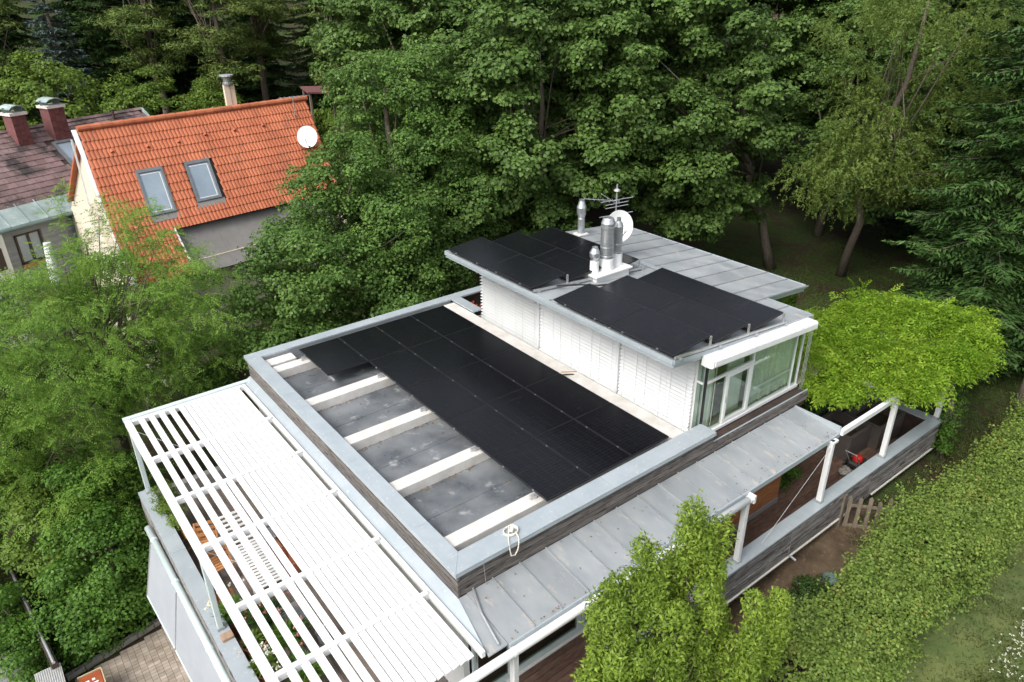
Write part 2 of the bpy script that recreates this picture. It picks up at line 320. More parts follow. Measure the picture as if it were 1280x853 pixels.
# ------------------------------------------------------------------ the flat-roofed house
H = root('modern_house', (3.0, 4.0, -6.0), 'modern flat-roofed house with zinc roofs, dark boarding and white upper storey', 'house')
rnd = random.Random(4)

# main flat roof
fr = MB().box(-2.1, 3.95, -0.2, 8.95, -0.62, -0.36).build('flat_roof', M['membrane'], H)
for i, yc in enumerate((0.33, 2.24, 4.18, 6.13, 8.10)):
    MB().bbox(-1.93, 3.35, yc-0.155, yc+0.155, -0.357, -0.135, 0.012).build('ballast_strip', M['strip'], fr)
MB().bbox(3.42, 3.79, -0.02, 8.72, -0.357, -0.115, 0.015).build('edge_strip', M['strip'], fr)
MB().bbox(-1.95, -1.2, 8.42, 8.78, -0.357, -0.16, 0.015).build('edge_strip', M['strip'], fr)
# seams of the membrane laps
for yc in (1.28, 3.2, 5.15, 7.1):
    MB().box(-1.94, 3.3, yc-0.03, yc+0.05, -0.3595, -0.3535).build('membrane_lap', M['membrane'], fr)
# parapet: core, boards, copings
par = MB()
par.box(-2.2, -2.04, -0.36, 9.06, -0.75, -0.09).box(-2.04, 7.72, -0.36, -0.12, -0.75, -0.42).box(-2.04, 4.2, -0.36, -0.12, -0.42, -0.09).box(-2.04, 6.2, 8.9, 9.06, -0.9, -0.09)
par = par.build('parapet', M['darkwood'], H)
def coping(pts, parent, name='coping', mat='coping', t=0.045):
    """pts: plan quad (outer a, outer b, inner b, inner a), z top"""
    (q0, q1, q2, q3), z = pts; b = 0.006
    vs = [(*q0, z-t), (*q1, z-t), (*q2, z-t), (*q3, z-t), (*q0, z), (*q1, z), (*q2, z), (*q3, z)]
    m = MB().hexa(vs); return m.build(name, M[mat], parent)
zt = -0.05
lo, li, fo, fi = -2.29, -1.965, -0.46, -0.045
g = 0.004
# left run with mitred near corner, three joints
ys = [-0.46, 0.9, 3.35, 5.85, 8.9]
coping((((lo, fo), (lo, 0.9), (li, 0.9), (li, fi)), zt), par)
for a, b in ((0.9, 3.35), (3.35, 5.85)): coping((((lo, a+g), (lo, b), (li, b), (li, a+g)), zt), par)
coping((((lo, 5.85+g), (lo, 9.14), (li, 8.81), (li, 5.85+g)), zt), par)
# front run
coping((((lo+g, fo), (1.27, fo), (1.27, fi), (li+g, fi)), zt), par)
coping((((1.27+g, fo), (4.22, fo), (4.22, fi), (1.27+g, fi)), zt), par)
# back run
coping((((lo, 9.14+g), (0.6, 9.14), (0.6, 8.815), (li+g, 8.815)), zt), par)
coping((((0.6+g, 9.14), (3.75, 9.14), (3.75, 8.815), (0.6+g, 8.815)), zt), par)
coping((((3.75+g, 9.14), (6.3, 9.14), (6.3, 8.815), (3.75+g, 8.815)), zt), par)
coping((((3.78, 7.7), (4.08, 7.7), (4.08, 8.81), (3.78, 8.81)), zt), par)
MB().box(-2.293, -2.278, -0.465, 9.14, -0.135, -0.096).build('drip_edge', M['coping'], par)
MB().box(-2.275, 4.22, -0.465, -0.448, -0.135, -0.096).build('drip_edge', M['coping'], par)
# inner upstand of the parapet (zinc)
MB().box(-1.985, -1.968, -0.04, 8.8, -0.357, -0.1).build('upstand', M['zinc'], par)
MB().box(-1.965, 3.4, -0.115, -0.052, -0.357, -0.1).build('upstand', M['zinc'], par)
MB().box(-1.965, 3.75, 8.83, 8.86, -0.357, -0.1).build('upstand', M['zinc'], par)
# weathered boards below the coping: left face and front face
bh = 0.098
for k in range(4):
    z0 = -0.60+k*0.118; d = 0.004*rnd.random()
    for a, b in ((-0.43, 4.3), (4.303, 9.06)): MB().box(-2.245-d, -2.203, a, b, z0, z0+bh).build('cladding_board', M['aged'], par)
    for a, b in ((-2.2, 1.1), (1.103, 4.22)): MB().box(a, b, -0.415-d, -0.363, z0, z0+bh).build('cladding_board', M['aged'], par)
for k in range(2):
    z0 = -0.69+k*0.118+0.09
    MB().box(4.224, 7.72, -0.405-0.004*k, -0.363, z0, z0+bh).build('cladding_board', M['aged'], par)
MB().box(4.224, 7.75, -0.39, -0.363, -0.363, -0.345).build('drip_edge', M['coping'], par)
# --- upper storey
ZR = lambda x: 1.87-0.088*(x-3.05)
RX0, RX1, RX2, RY0, RY1, RYN = 3.05, 7.85, 9.65, -0.10, 7.85, 1.22
uw = MB()
uw.box(4.16, 4.30, 0.14, 7.72, -0.40, 1.72)                      # wall behind the blinds
uw.hexa([(4.3, 7.58, -.4), (9.45, 7.58, -.4), (9.45, 7.72, -.4), (4.3, 7.72, -.4), (4.3, 7.58, 1.7), (9.45, 7.58, 1.24), (9.45, 7.72, 1.24), (4.3, 7.72, 1.7)])
uw.hexa([(9.31, 2.6, -3.6), (9.45, 2.6, -3.6), (9.45, 7.58, -3.6), (9.31, 7.58, -3.6), (9.31, 2.6, 1.24), (9.45, 2.6, 1.24), (9.45, 7.58, 1.24), (9.31, 7.58, 1.24)])
uw = uw.build('upper_wall', M['plaster'], H)
MB().box(4.16, 9.4, -0.05, 7.58, -0.42, -0.405).build('room_floor', M['floor'], uw)
MB().box(5.4, 5.5, 1.6, 7.5, -0.40, 1.45).build('inner_wall', M['plaster'], uw)
MB().box(5.5, 9.3, 3.4, 3.5, -0.40, 1.2).build('inner_wall', M['plaster'], uw)
# roof sheets with standing seams, falling to +X
ur = MB().hexa([(RX0+.03, RY0+.03, ZR(RX0)-.13), (RX1-.03, RY0+.03, ZR(RX1)-.13), (RX1-.03, RY1-.03, ZR(RX1)-.13), (RX0+.03, RY1-.03, ZR(RX0)-.13),
                (RX0+.03, RY0+.03, ZR(RX0)-.02), (RX1-.03, RY0+.03, ZR(RX1)-.02), (RX1-.03, RY1-.03, ZR(RX1)-.02), (RX0+.03, RY1-.03, ZR(RX0)-.02)])
ur.hexa([(RX1-.03, RYN+.03, ZR(RX1)-.13), (RX2-.03, RYN+.03, ZR(RX2)-.13), (RX2-.03, RY1-.03, ZR(RX2)-.13), (RX1-.03, RY1-.03, ZR(RX1)-.13),
         (RX1-.03, RYN+.03, ZR(RX1)-.02), (RX2-.03, RYN+.03, ZR(RX2)-.02), (RX2-.03, RY1-.03, ZR(RX2)-.02), (RX1-.03, RY1-.03, ZR(RX1)-.02)])
ur = ur.build('upper_roof', M['greysheet'], H)
def sheet(x0, x1, y0, y1, zf, parent, seam=True, name='roof_sheet'):
    m = MB(); s = 0.012
    m.hexa([(x0, y0, zf(x0, y0)-.018), (x1, y0, zf(x1, y0)-.018), (x1, y1, zf(x1, y1)-.018), (x0, y1, zf(x0, y1)-.018), (x0, y0, zf(x0, y0)), (x1, y0, zf(x1, y0)), (x1, y1, zf(x1, y1)), (x0, y1, zf(x0, y1))])
    return m
yy = RY0; k = 0
step = (RY1-RY0)/13
zf = lambda x, y: ZR(x)
while k < 13:
    y0, y1 = RY0+k*step, RY0+(k+1)*step; xe = RX2 if y0 > RYN-0.1 else RX1
    if y0 < RYN < y1: pass
    m = sheet(RX0, xe, y0+.004, y1-.004, zf, ur)
    if k: m.hexa([(RX0, y0-.003, ZR(RX0)), (xe, y0-.003, ZR(xe)), (xe, y0+.013, ZR(xe)), (RX0, y0+.013, ZR(RX0)), (RX0, y0-.003, ZR(RX0)+.03), (xe, y0-.003, ZR(xe)+.03), (xe, y0+.013, ZR(xe)+.03), (RX0, y0+.013, ZR(RX0)+.03)])
    m.build('roof_sheet', M['zinc'], ur); k += 1
# fascia (stepped)
def fasc(x0, y0, x1, y1, dz0, dz1, off, t=0.03):
    m = MB(); nx_, ny_ = (y1-y0), -(x1-x0); l = math.hypot(nx_, ny_); nx_, ny_ = nx_/l, ny_/l
    a = (x0+nx_*off, y0+ny_*off); b = (x1+nx_*off, y1+ny_*off); c = (b[0]+nx_*t, b[1]+ny_*t); d = (a[0]+nx_*t, a[1]+ny_*t)
    P = [a, b, c, d]; zz = [ZR(min(max(p[0], RX0), RX2)) for p in P]
    m.hexa([(p[0], p[1], z+dz0) for p, z in zip(P, zz)]+[(p[0], p[1], z+dz1) for p, z in zip(P, zz)]); return m.build('fascia', M['coping'], ur)
for (x0, y0, x1, y1) in ((RX0, RY0, RX1, RY0), (RX1, RY0+.03, RX1, RYN-.03), (RX1+.06, RYN, RX2, RYN), (RX2, RYN, RX2, RY1), (RX2, RY1, RX0, RY1), (RX0, RY1, RX0, RY0)):
    fasc(x0, y0, x1, y1, -.085, .012, 0.0); fasc(x0, y0, x1, y1, -.17, -.088, -.04)
# ridge flashing between the two roof halves
MB().hexa([(7.05, RYN+.6, ZR(7.05)+.012), (7.22, RYN+.6, ZR(7.22)+.012), (7.22, 5.6, ZR(7.22)+.012), (7.05, 5.6, ZR(7.05)+.012), (7.05, RYN+.6, ZR(7.05)+.034), (7.22, RYN+.6, ZR(7.22)+.034), (7.22, 5.6, ZR(7.22)+.034), (7.05, 5.6, ZR(7.05)+.034)]).build('flashing', M['coping'], ur)
# venetian blinds along the left face: eleven, each a field of slats
def slatmesh(wd, tilt, z0, z1, pitch=0.092, sl=0.088):
    m = MB(); z = z0
    while z < z1:
        c, s = math.cos(tilt)*sl/2, math.sin(tilt)*sl/2
        m.hexa([(c, 0, z+s), (-c, 0, z-s), (-c, wd, z-s), (c, wd, z+s), (c, 0, z+s+.006), (-c, 0, z-s+.006), (-c, wd, z-s+.006), (c, wd, z+s+.006)]); z += pitch
    return m
edges = [0.16, 0.86, 1.56, 2.24, 2.34, 3.02, 3.72, 4.42, 5.10, 5.18, 5.95, 6.85, 7.72]
for i in range(len(edges)-1):
    a, b = edges[i], edges[i+1]
    if b-a < 0.2: continue
    op = a > 5.15
    bl = MB().box(4.02, 4.14, a+.003, b-.003, 1.55, 1.66).build('venetian_blind', M['slat'], H)
    m = slatmesh(b-a-.006, R(14 if op else 38), -0.27, 1.55)
    mm = MB(); mm.v = [(x+4.085, y+a+.003, z) for x, y, z in m.v]; mm.f = m.f
    tag(mm.build('slats', M['slat'], bl), kind='stuff')
    cd = MB()
    for yy in (a+.14, b-.14): cd.bar((4.05, yy, -.30), (4.05, yy, 1.6), 0.006, 0.008)
    cd.build('ladder_cord', M['slat'], bl)
    MB().box(4.03, 4.14, a+.003, b-.003, -0.335, -0.305).build('bottom_rail', M['slat'], bl)
for yy in (2.29, 5.14): MB().box(4.03, 4.15, yy-.035, yy+.035, -.34, 1.62).build('guide_rail', M['slat'], H)
MB().box(3.96, 4.16, 0.1, 7.72, -0.405, -0.375).build('sill', M['galv'], H)
# front glazing
gl = MB()
def fbar(m, x0, x1, z0, z1, y0=-0.075, y1=-0.015): return m.box(x0, x1, y0, y1, z0, z1)
fz = MB(); fbar(fz, 4.2, 7.74, -.40, -.335, -0.11, 0.0); gl = fz.build('front_glazing', M['white'], H)
fbar(MB(), 4.27, 5.84, 0.90, 0.945).build('transom', M['white'], gl)
for x0, x1 in ((4.20, 4.235), (5.80, 5.835), (7.45, 7.475), (7.715, 7.745)): fbar(MB(), x0, x1, -.334, ZR(x0)-.16, -0.07, -0.02).build('mullion', M['white' if x0 > 5 else 'black'], gl)
MB().box(4.155, 4.19, -0.02, 0.14, 0.90, 0.945).build('transom', M['white'], gl)
def pane(x0, x1, z0, z1a, z1b, y=-0.045, mat='glass'):
    return MB().hexa([(x0, y-.004, z0), (x1, y-.004, z0), (x1, y+.004, z0), (x0, y+.004, z0), (x0, y-.004, z1a), (x1, y-.004, z1b), (x1, y+.004, z1b), (x0, y+.004, z1a)]).build('pane', M[mat], gl)
pane(4.237, 4.90, -.333, .898, .898); pane(4.237, 5.798, .947, ZR(4.2)-.17, ZR(5.8)-.17); pane(5.837, 7.448, -.333, ZR(5.8)-.17, ZR(7.4)-.17); pane(7.477, 7.713, -.333, ZR(7.5)-.17, ZR(7.7)-.17)
MB().box(4.168, 4.176, -0.015, 0.13, -.39, .898).build('pane', M['glass'], gl)
MB().box(4.168, 4.176, -0.015, 0.13, .947, 1.6).build('pane', M['glass'], gl)
MB().hexa([(7.726, .002, -.39), (7.734, .002, -.39), (7.734, 1.22, -.39), (7.726, 1.22, -.39), (7.726, .002, 1.28), (7.734, .002, 1.28), (7.734, 1.22, 1.28), (7.726, 1.22, 1.28)]).build('pane', M['glass'], gl)
MB().hexa([(7.74, 1.24, -.39), (9.4, 1.24, -.39), (9.4, 1.25, -.39), (7.74, 1.25, -.39), (7.74, 1.24, 1.3), (9.4, 1.24, 1.12), (9.4, 1.25, 1.12), (7.74, 1.25, 1.3)]).build('pane', M['darkglass'], gl)
MB().box(9.40, 9.408, 1.25, 2.6, -3.5, 1.12).build('pane', M['darkglass'], gl)
dr = MB(); x0, x1, z0, z1 = 4.91, 5.79, -.325, .893
dr.box(x0, x0+.075, -.085, -.01, z0, z1).box(x1-.075, x1, -.085, -.01, z0, z1).box(x0+.075, x1-.075, -.085, -.01, z0, z0+.075).box(x0+.075, x1-.075, -.085, -.01, z1-.075, z1)
dr = dr.build('glass_door', M['white'], H)
MB().box(x0+.075, x1-.075, -.05, -.042, z0+.075, z1-.075).build('pane', M['glass'], dr)
MB().box(x0+.02, x0+.045, -.12, -.086, .22, .36).build('handle', M['alu'], dr)
# curtain: wavy cloth behind the fixed pane
cv, cf = [], []
for i in range(90):
    x = 5.92+i*1.72/89; y = 0.10+0.035*math.sin(i*1.05)+0.015*math.sin(i*0.37)
    cv += [(x, y, -.36), (x+.004*math.sin(i), y+.02*math.sin(i*.6), 1.5-0.088*(x-5.9))]
for i in range(89): cf.append((2*i, 2*i+2, 2*i+3, 2*i+1))
MB().add(cv, cf).build('curtain', M['curtain'], gl, smooth=True)
MB().bbox(6.1, 7.55, 0.0, 0.04, 0.06, 0.11, .01).build('white_bar', M['white'], gl)  # long white horizontal bar just inside the fixed pane
for x in (4.75, 4.62): MB().tube([(x, 0.1, -.38), (x, 0.1, 1.5)], 0.012, 6).build('blind_cord', M['cable'], gl)
MB().box(4.42, 4.78, 0.16, 0.22, -.40, 1.5).build('inner_post', M['plaster'], gl); MB().box(5.30, 5.86, 0.2, 0.24, -.40, 1.45).build('inner_post', M['curtain'], gl)
# awning cassette at the front eave
ac = MB(); x0, x1 = 3.92, 7.60
prof = [(-.10, .01), (-.36, .01), (-.40, -.02), (-.40, -.16), (-.37, -.20), (-.28, -.215), (-.10, -.215)]
zc = lambda x: 1.70-0.066*(x-3.92)
b = len(prof)
ac.add([(x0, y, zc(x0)+z) for y, z in prof]+[(x1, y, zc(x1)+z) for y, z in prof], [tuple(range(b)), tuple(range(2*b-1, b-1, -1))]+[(i, i+b, (i+1) % b+b, (i+1) % b) for i in range(b)])
ac = ac.build('awning_cassette', M['white'], H)
MB().hexa([(x0+.04, -.415, zc(x0)-.15), (x1-.02, -.415, zc(x1)-.15), (x1-.02, -.402, zc(x1)-.15), (x0+.04, -.402, zc(x0)-.15), (x0+.04, -.415, zc(x0)-.035), (x1-.02, -.415, zc(x1)-.035), (x1-.02, -.402, zc(x1)-.035), (x0+.04, -.402, zc(x0)-.035)]).build('valance_bar', M['white'], ac)
for x in (7.68, 7.74, 7.80): MB().tube([(x, -.2, -.5), (x, -.2, 1.3)], 0.007, 5).build('guide_wire', M['alu'], H)
# chimney stack and flues
cz = ZR(5.4)
ch = MB().bbox(4.92, 6.06, 3.98, 4.46, cz-.12, cz+.16, .01).build('chimney_stack', M['white'], H)
MB().bbox(4.86, 6.12, 3.92, 4.52, cz+.162, cz+.205, .01).build('cap_plate', M['white'], ch)
def flue(x, y, z, r, h, cone, parent=ch, name='flue'):
    pr = [(r*1.12, 0), (r*1.12, .28*h), (r, .285*h), (r, .42*h), (r*1.04, .425*h), (r*1.04, .45*h), (r, .455*h), (r, .80*h)]
    if cone == 'band': pr += [(r*1.1, .81*h), (r*1.1, .845*h), (r*.9, .86*h), (r*1.06, .875*h), (r*1.06, .905*h), (r*.85, .97*h), (r*.72, h), (r*.55, h), (r*.55, h*.93), (0, h*.93)]
    elif cone == 'pot': pr = [(r, 0), (r, .45*h), (r*1.05, .46*h), (r*.95, .5*h), (r*1.32, .62*h), (r*1.38, .78*h), (r*.78, .96*h), (r*.78, h), (r*.6, h), (r*.6, h*.94), (0, h*.94)]
    else: pr += [(r*1.02, .82*h), (r*.75, .90*h), (r*.42, .93*h), (r*.42, h), (0, h)]
    return MB().lathe((x, y, z), pr, 24).build(name, M['steel'], parent, smooth=False)
f1 = flue(5.48, 4.23, cz+.2, .165, 1.32, 'band'); f2 = flue(5.92, 4.30, cz+.2, .115, 1.22, 'cone'); f3 = flue(5.08, 4.24, cz+.2, .095, .66, 'pot')
for f_, (x, y, r) in ((f1, (5.48, 4.23, .165)), (f2, (5.92, 4.30, .115)), (f3, (5.08, 4.24, .095))):
    MB().lathe((x, y, cz+.2), [(r*1.17, 0.001), (r*1.17, .30), (r*1.1, .305)], 24).build('collar', M['white'], f_)
vp = flue(7.6, 7.45, ZR(7.6)+.0, .105, 1.08, 'pot', H, 'vent_pipe')
MB().bbox(7.42, 7.78, 7.28, 7.62, ZR(7.6)-.02, ZR(7.6)+.06, .02).build('base_flashing', M['strip'], vp)

# --- zinc canopy along the front, sheets falling to -Y
CY0, CY1 = -1.56, -0.43
CZ = lambda x, y: -0.60-0.15*(CY1-y)/(CY1-CY0)
cn = MB().box(-2.05, 7.18, CY0+.05, CY1-.0, -0.83, -0.80).build('canopy', M['white'], H)
xs = [-2.08]+[-1.55+0.584*i for i in range(15)]+[7.2]
for i in range(len(xs)-1):
    a, b = xs[i], xs[i+1]
    m = sheet(a+.003, b-.003, CY0, CY1, CZ, cn)
    if i: m.hexa([(a-.012, CY0, CZ(0, CY0)), (a+.006, CY0, CZ(0, CY0)), (a+.006, CY1, CZ(0, CY1)), (a-.012, CY1, CZ(0, CY1)), (a-.012, CY0, CZ(0, CY0)+.03), (a+.006, CY0, CZ(0, CY0)+.03), (a+.006, CY1, CZ(0, CY1)+.03), (a-.012, CY1, CZ(0, CY1)+.03)])
    m.build('roof_sheet', M['zinc'], cn)
MB().box(-2.08, 7.2, CY0-.035, CY0-.003, -0.86, -0.745).build('eave_trim', M['coping'], cn)
MB().box(7.203, 7.235, CY0-.03, CY1, -0.84, -0.575).build('end_trim', M['coping'], cn)
# zinc strip between pergola and parapet on the left
MB().hexa([(-2.46, -1.5, -.74), (-2.25, -.46, -.63), (-2.25, 9.05, -.63), (-2.46, 9.05, -.74), (-2.46, -1.5, -.72), (-2.25, -.46, -.61), (-2.25, 9.05, -.61), (-2.46, 9.05, -.72)]).build('valley_strip', M['coping'], H)
MB().hexa([(-2.455, -1.55, -.79), (-2.083, -1.55, -.79), (-2.083, -.44, -.63), (-2.24, -.44, -.63), (-2.455, -1.55, -.765), (-2.083, -1.55, -.765), (-2.083, -.44, -.605), (-2.24, -.44, -.605)]).build('valley_strip', M['zinc'], H)
MB().tube([(-1.95, -.43, -.57), (-2.12, -.9, -.62), (-2.22, -1.5, -.72)], 0.02, 8).build('rain_pipe', M['alu'], H)
# white gutter / awning tube along the front eave, over the pergola front too
gt = MB().tube([(-6.1, -1.66, -.86), (-2.0, -1.66, -.86), (1.0, -1.66, -.86), (3.92, -1.66, -.86)], 0.075, 14).build('gutter_tube', M['white'], H, smooth=True)
for x in (-4.6, -2.05, 0.9, 3.86): MB().lathe((0, 0, 0), [(.082, -.03), (.082, .03)], 14); MB().tube([(x-.03, -1.66, -.86), (x+.03, -1.66, -.86)], 0.083, 14).build('gutter_clip', M['white'], gt)
MB().box(3.90, 3.96, -1.75, -1.56, -.95, -.77).build('end_cap', M['white'], gt)
# posts of the front line
PZ = -2.50
def post(x, y, z0, z1, wd=.1, dp=.12):
    p = MB().bbox(x-wd/2, x+wd/2, y-dp/2, y+dp/2, z0, z1, .006).build('post', M['white'], H)
    MB().box(x-wd/2-.02, x+wd/2+.02, y-dp/2-.02, y+dp/2+.02, z0-.0, z0+.05).build('post_shoe', M['galv'], p); return p
post(-2.02, -1.62, -3.2, -.93); post(0.95, -1.62, PZ, -.93); post(3.84, -1.62, PZ, -.93)
post(6.92, -1.6, PZ, -.80); MB().bbox(6.86, 7.06, -1.68, -1.52, -.86, -.80, .01).build('post_head', M['white'], H)
# beams of the planted pergola at the right terrace
PG = root('planted_pergola', (9.8, 0.0, -2.5), 'white metal pergola frame carrying a yellow-green climber over the right terrace', 'pergola')
def pbeam(p, q_, w_=.1, h_=.12): return MB().bar(p, q_, w_, h_).build('beam', M['white'], PG)
pbeam((7.24, -1.6, -.74), (12.75, -1.6, -.74)); pbeam((7.9, 1.3, -.74), (12.75, 1.3, -.74), .08, .1)
for x in (9.78, 12.70): pbeam((x, -1.54, -.74), (x, 1.25, -.74), .07, .1)
pbeam((11.2, -1.54, -.735), (11.2, 1.25, -.735), .05, .08)
for x, y in ((9.74, -1.6), (12.62, -1.6), (12.66, 1.3)):
    p_ = MB().bbox(x-.055, x+.055, y-.06, y+.06, -2.5 if y < 0 else -3.6, -.81, .006).build('post', M['white'], PG); 
    MB().box(x-.075, x+.075, y-.08, y+.08, -2.498 if y < 0 else -3.6, -2.44 if y < 0 else -3.5).build('post_shoe', M['galv'], p_)

# --- lower storey behind the canopy
lw = MB()
lw.box(-2.2, 6.9, -0.55, -0.40, -6.4, -3.2)        # plinth below the deck
lw.box(3.2, 6.95, -0.52, -0.40, -3.2, -0.83)       # solid wall with boarding
lw.box(6.83, 6.95, -0.40, 3.3, -3.2, -0.83)
lw.box(-2.2, -2.08, -0.40, 9.0, -6.4, -0.78)
lw.box(-2.08, 9.4, 8.85, 9.0, -6.4, -0.9)
lw = lw.build('lower_wall', M['plaster'], H)
for k in range(17):
    z0 = -3.19+k*0.139
    if z0 > -.95: break
    for a, b in ((3.22, 5.05), (5.054, 6.96)): MB().box(a, b, -0.552-.004*rnd.random(), -0.522, z0, z0+.134).build('siding_board', M['siding'], lw)
    MB().box(6.953, 6.985+.003*rnd.random(), -0.55, 3.3, z0, z0+.134).build('siding_board', M['siding'], lw)
MB().box(3.2, 6.98, -.575, -.556, -3.195, -3.05).build('base_trim', M['galv'], lw)
# sliding doors
for i, (a, b) in enumerate(((-2.05, -1.2), (-1.18, 0.5), (0.52, 1.9), (1.92, 3.18))):
    d = MB(); z0, z1 = -3.19, -.86
    d.box(a, a+.09, -.5, -.43, z0, z1).box(b-.09, b, -.5, -.43, z0, z1).box(a+.09, b-.09, -.5, -.43, z0, z0+.12).box(a+.09, b-.09, -.5, -.43, z1-.12, z1)
    d = d.build('sliding_door', M['tube'], H)
    MB().box(a+.09, b-.09, -.47, -.462, z0+.12, z1-.12).build('pane', M['darkglass'], d)
    MB().box(a+.03, a+.05, -.53, -.5, -2.2, -1.95).build('handle', M['alu'], d)
MB().box(-2.08, 3.2, -.40, 4.0, -3.25, -3.21).build('lower_floor', M['deck'], lw)
MB().box(-2.08, 3.2, 4.0, 4.1, -3.2, -.8).build('inner_wall', M['plaster'], lw)
# deck of the terrace, each board its own piece
dk = MB().box(-5.1, 12.6, -1.5, -0.56, -3.4, -3.245).box(7.0, 12.5, -.56, 3.4, -3.4, -3.245).box(-5.1, -2.22, -.56, 8.8, -3.4, -3.245).build('terrace_deck', M['darkwood'], H)
bm = {}
def board(x0, x1, y0, y1, z, mat='deck', parent=dk):
    key = (round(x1-x0, 3), round(y1-y0, 3), mat)
    if key not in bm: bm[key] = MB().bbox(0, x1-x0, 0, y1-y0, -.028, 0, .004).mesh('deck_board', M[mat])
    return inst('deck_board', bm[key], parent, (x0, y0, z))
for j in range(7):
    y0 = -1.46+j*0.13
    for a in (-2.0, 2.65, 7.3): board(a, a+4.646, y0, y0+.124, -3.212-.001*rnd.random())
for j in range(30):
    y0 = -.55+j*0.13
    if y0 > 3.2: break
    for a, b in ((7.0, 9.6), (9.604, 12.45)):
        if -.3 < y0 < .75 and a < 8: a = 8.45
        board(a, b, y0, y0+.124, -3.212-.001*rnd.random())
for j in range(21):
    x0 = -5.05+j*0.135
    for a in (-1.2, 2.1, 5.4): board(x0, x0+.129, a, a+3.296, -3.212-.001*rnd.random(), 'deckgrey')
# right terrace parapet
tp = MB().box(0.2, 12.6, -1.70, -1.50, -3.34, -2.55).box(12.42, 12.6, -1.50, 3.4, -3.34, -2.55).build('terrace_parapet', M['darkwood'], H)
for a, b in ((0.2, 3.0), (3.004, 5.7), (5.704, 9.0), (9.004, 12.36)): coping((((a, -1.775), (b, -1.775), (b, -1.465), (a, -1.465)), PZ), tp, t=.05)
coping((((12.364, -1.775), (12.66, -1.775), (12.66, 3.45), (12.364, 3.45)), PZ), tp, t=.05)
for k in range(8):
    z0 = -3.33+k*.097; d = .006*rnd.random()
    for a, b in ((0.2, 2.9), (2.903, 5.7), (5.706, 9.1), (9.103, 12.6)): MB().box(a, b, -1.745-d, -1.703, z0, z0+.078).build('cladding_board', M['agedsilver'], tp)
    MB().box(12.603, 12.64+d, -1.70, 3.4, z0, z0+.078).build('cladding_board', M['agedsilver'], tp)
for a, b in ((0.2, 8.1), (9.3, 12.6)): MB().box(a, b, -1.775, -1.70, -3.395, -3.36).build('base_rail', M['strip'], tp)
MB().box(6.8, 12.5, -1.62, -1.5, -3.9, -3.345).build('plinth', M['strip'], tp)
MB().tube([(5.7, -1.78, -3.3), (5.7, -1.95, -3.33)], .03, 8).build('spout', M['alu'], tp)
MB().box(5.696, 5.710, -1.758, -1.75, -3.34, -2.56).build('joint_strip', M['galv'], tp)
# wires bracing the posts
for p, q_ in (((6.9, -1.62, -.95), (3.9, -1.62, -3.1)), ((-1.75, -.475, -.13), (-1.72, -.48, -.6))): MB().tube([p, q_], .005, 5).build('wire', M['galv'], H)
# left terrace parapet (towards the drive)
LZ = -2.60
lp = MB().hexa([(-5.36, -1.8, -3.5), (-5.1, -1.8, -3.5), (-5.1, 8.75, -3.5), (-5.38, 8.75, -3.5), (-5.36, -1.8, -2.65), (-5.1, -1.8, -2.65), (-5.1, 8.75, -2.65), (-5.38, 8.75, -2.65)]).build('terrace_parapet', M['darkwood'], H)
for a, b in ((-1.8, 1.2), (1.204, 3.6), (3.604, 6.1), (6.104, 8.8)): coping((((-5.37-.008*a, a), (-5.37-.008*b, b), (-5.06-.006*b, b), (-5.06-.006*a, a)), LZ), lp, t=.05)
for k in range(8):
    z0 = -3.45+k*.099; d = .005*rnd.random()
    for a, b in ((-1.8, 3.5), (3.504, 8.75)): MB().hexa([(-5.40-d-.004*a, a, z0), (-5.365, a, z0), (-5.385, b, z0), (-5.40-d-.004*b, b, z0), (-5.40-d-.004*a, a, z0+.091), (-5.365, a, z0+.091), (-5.385, b, z0+.091), (-5.40-d-.004*b, b, z0+.091)]).build('cladding_board', M['agedsilver'], lp)
MB().box(-5.36, -2.2, 8.56, 8.76, -3.5, -2.66).build('end_wall', M['greysheet'], lp)
MB().box(-5.30, -2.2, -1.8, 8.7, -6.4, -3.5).build('garage_wall', M['plaster'], H)
# drop-arm awnings on the drive side
tb = MB().tube([(-5.54, 7.75, -2.93), (-5.48, 2.2, -2.93), (-5.44, -1.5, -2.93)], .075, 14).build('awning_tube', M['tube'], H, smooth=True)
for y in (7.2, 5.55, 3.35, 1.2): MB().tube([(-5.535+.0105*(7.5-y), y-.035, -2.93), (-5.535+.0105*(7.5-y), y+.035, -2.93)], .084, 14).build('tube_bracket', M['tube'], tb)
for a, b, xa, xb in ((7.35, 5.42, -5.98, -5.90), (5.30, 2.0, -5.90, -5.78)):
    xa0, xb0 = -5.585, -5.555
    s_ = MB().hexa([(xa0, a, -2.99), (xb0, b, -2.99), (xb, b, -4.5), (xa, a+.05, -4.5), (xa0+.01, a, -2.985), (xb0+.01, b, -2.985), (xb+.01, b, -4.49), (xa+.01, a+.05, -4.49)]).build('awning_cloth', M['screen'], H)
    MB().tube([(xa, a+.05, -4.5), (xb, b, -4.5)], .018, 8).build('bottom_bar', M['tube'], s_)
    MB().tube([(xa0, a+.03, -2.98), (xa, a+.08, -4.5)], .014, 6).build('drop_arm', M['alu'], s_)

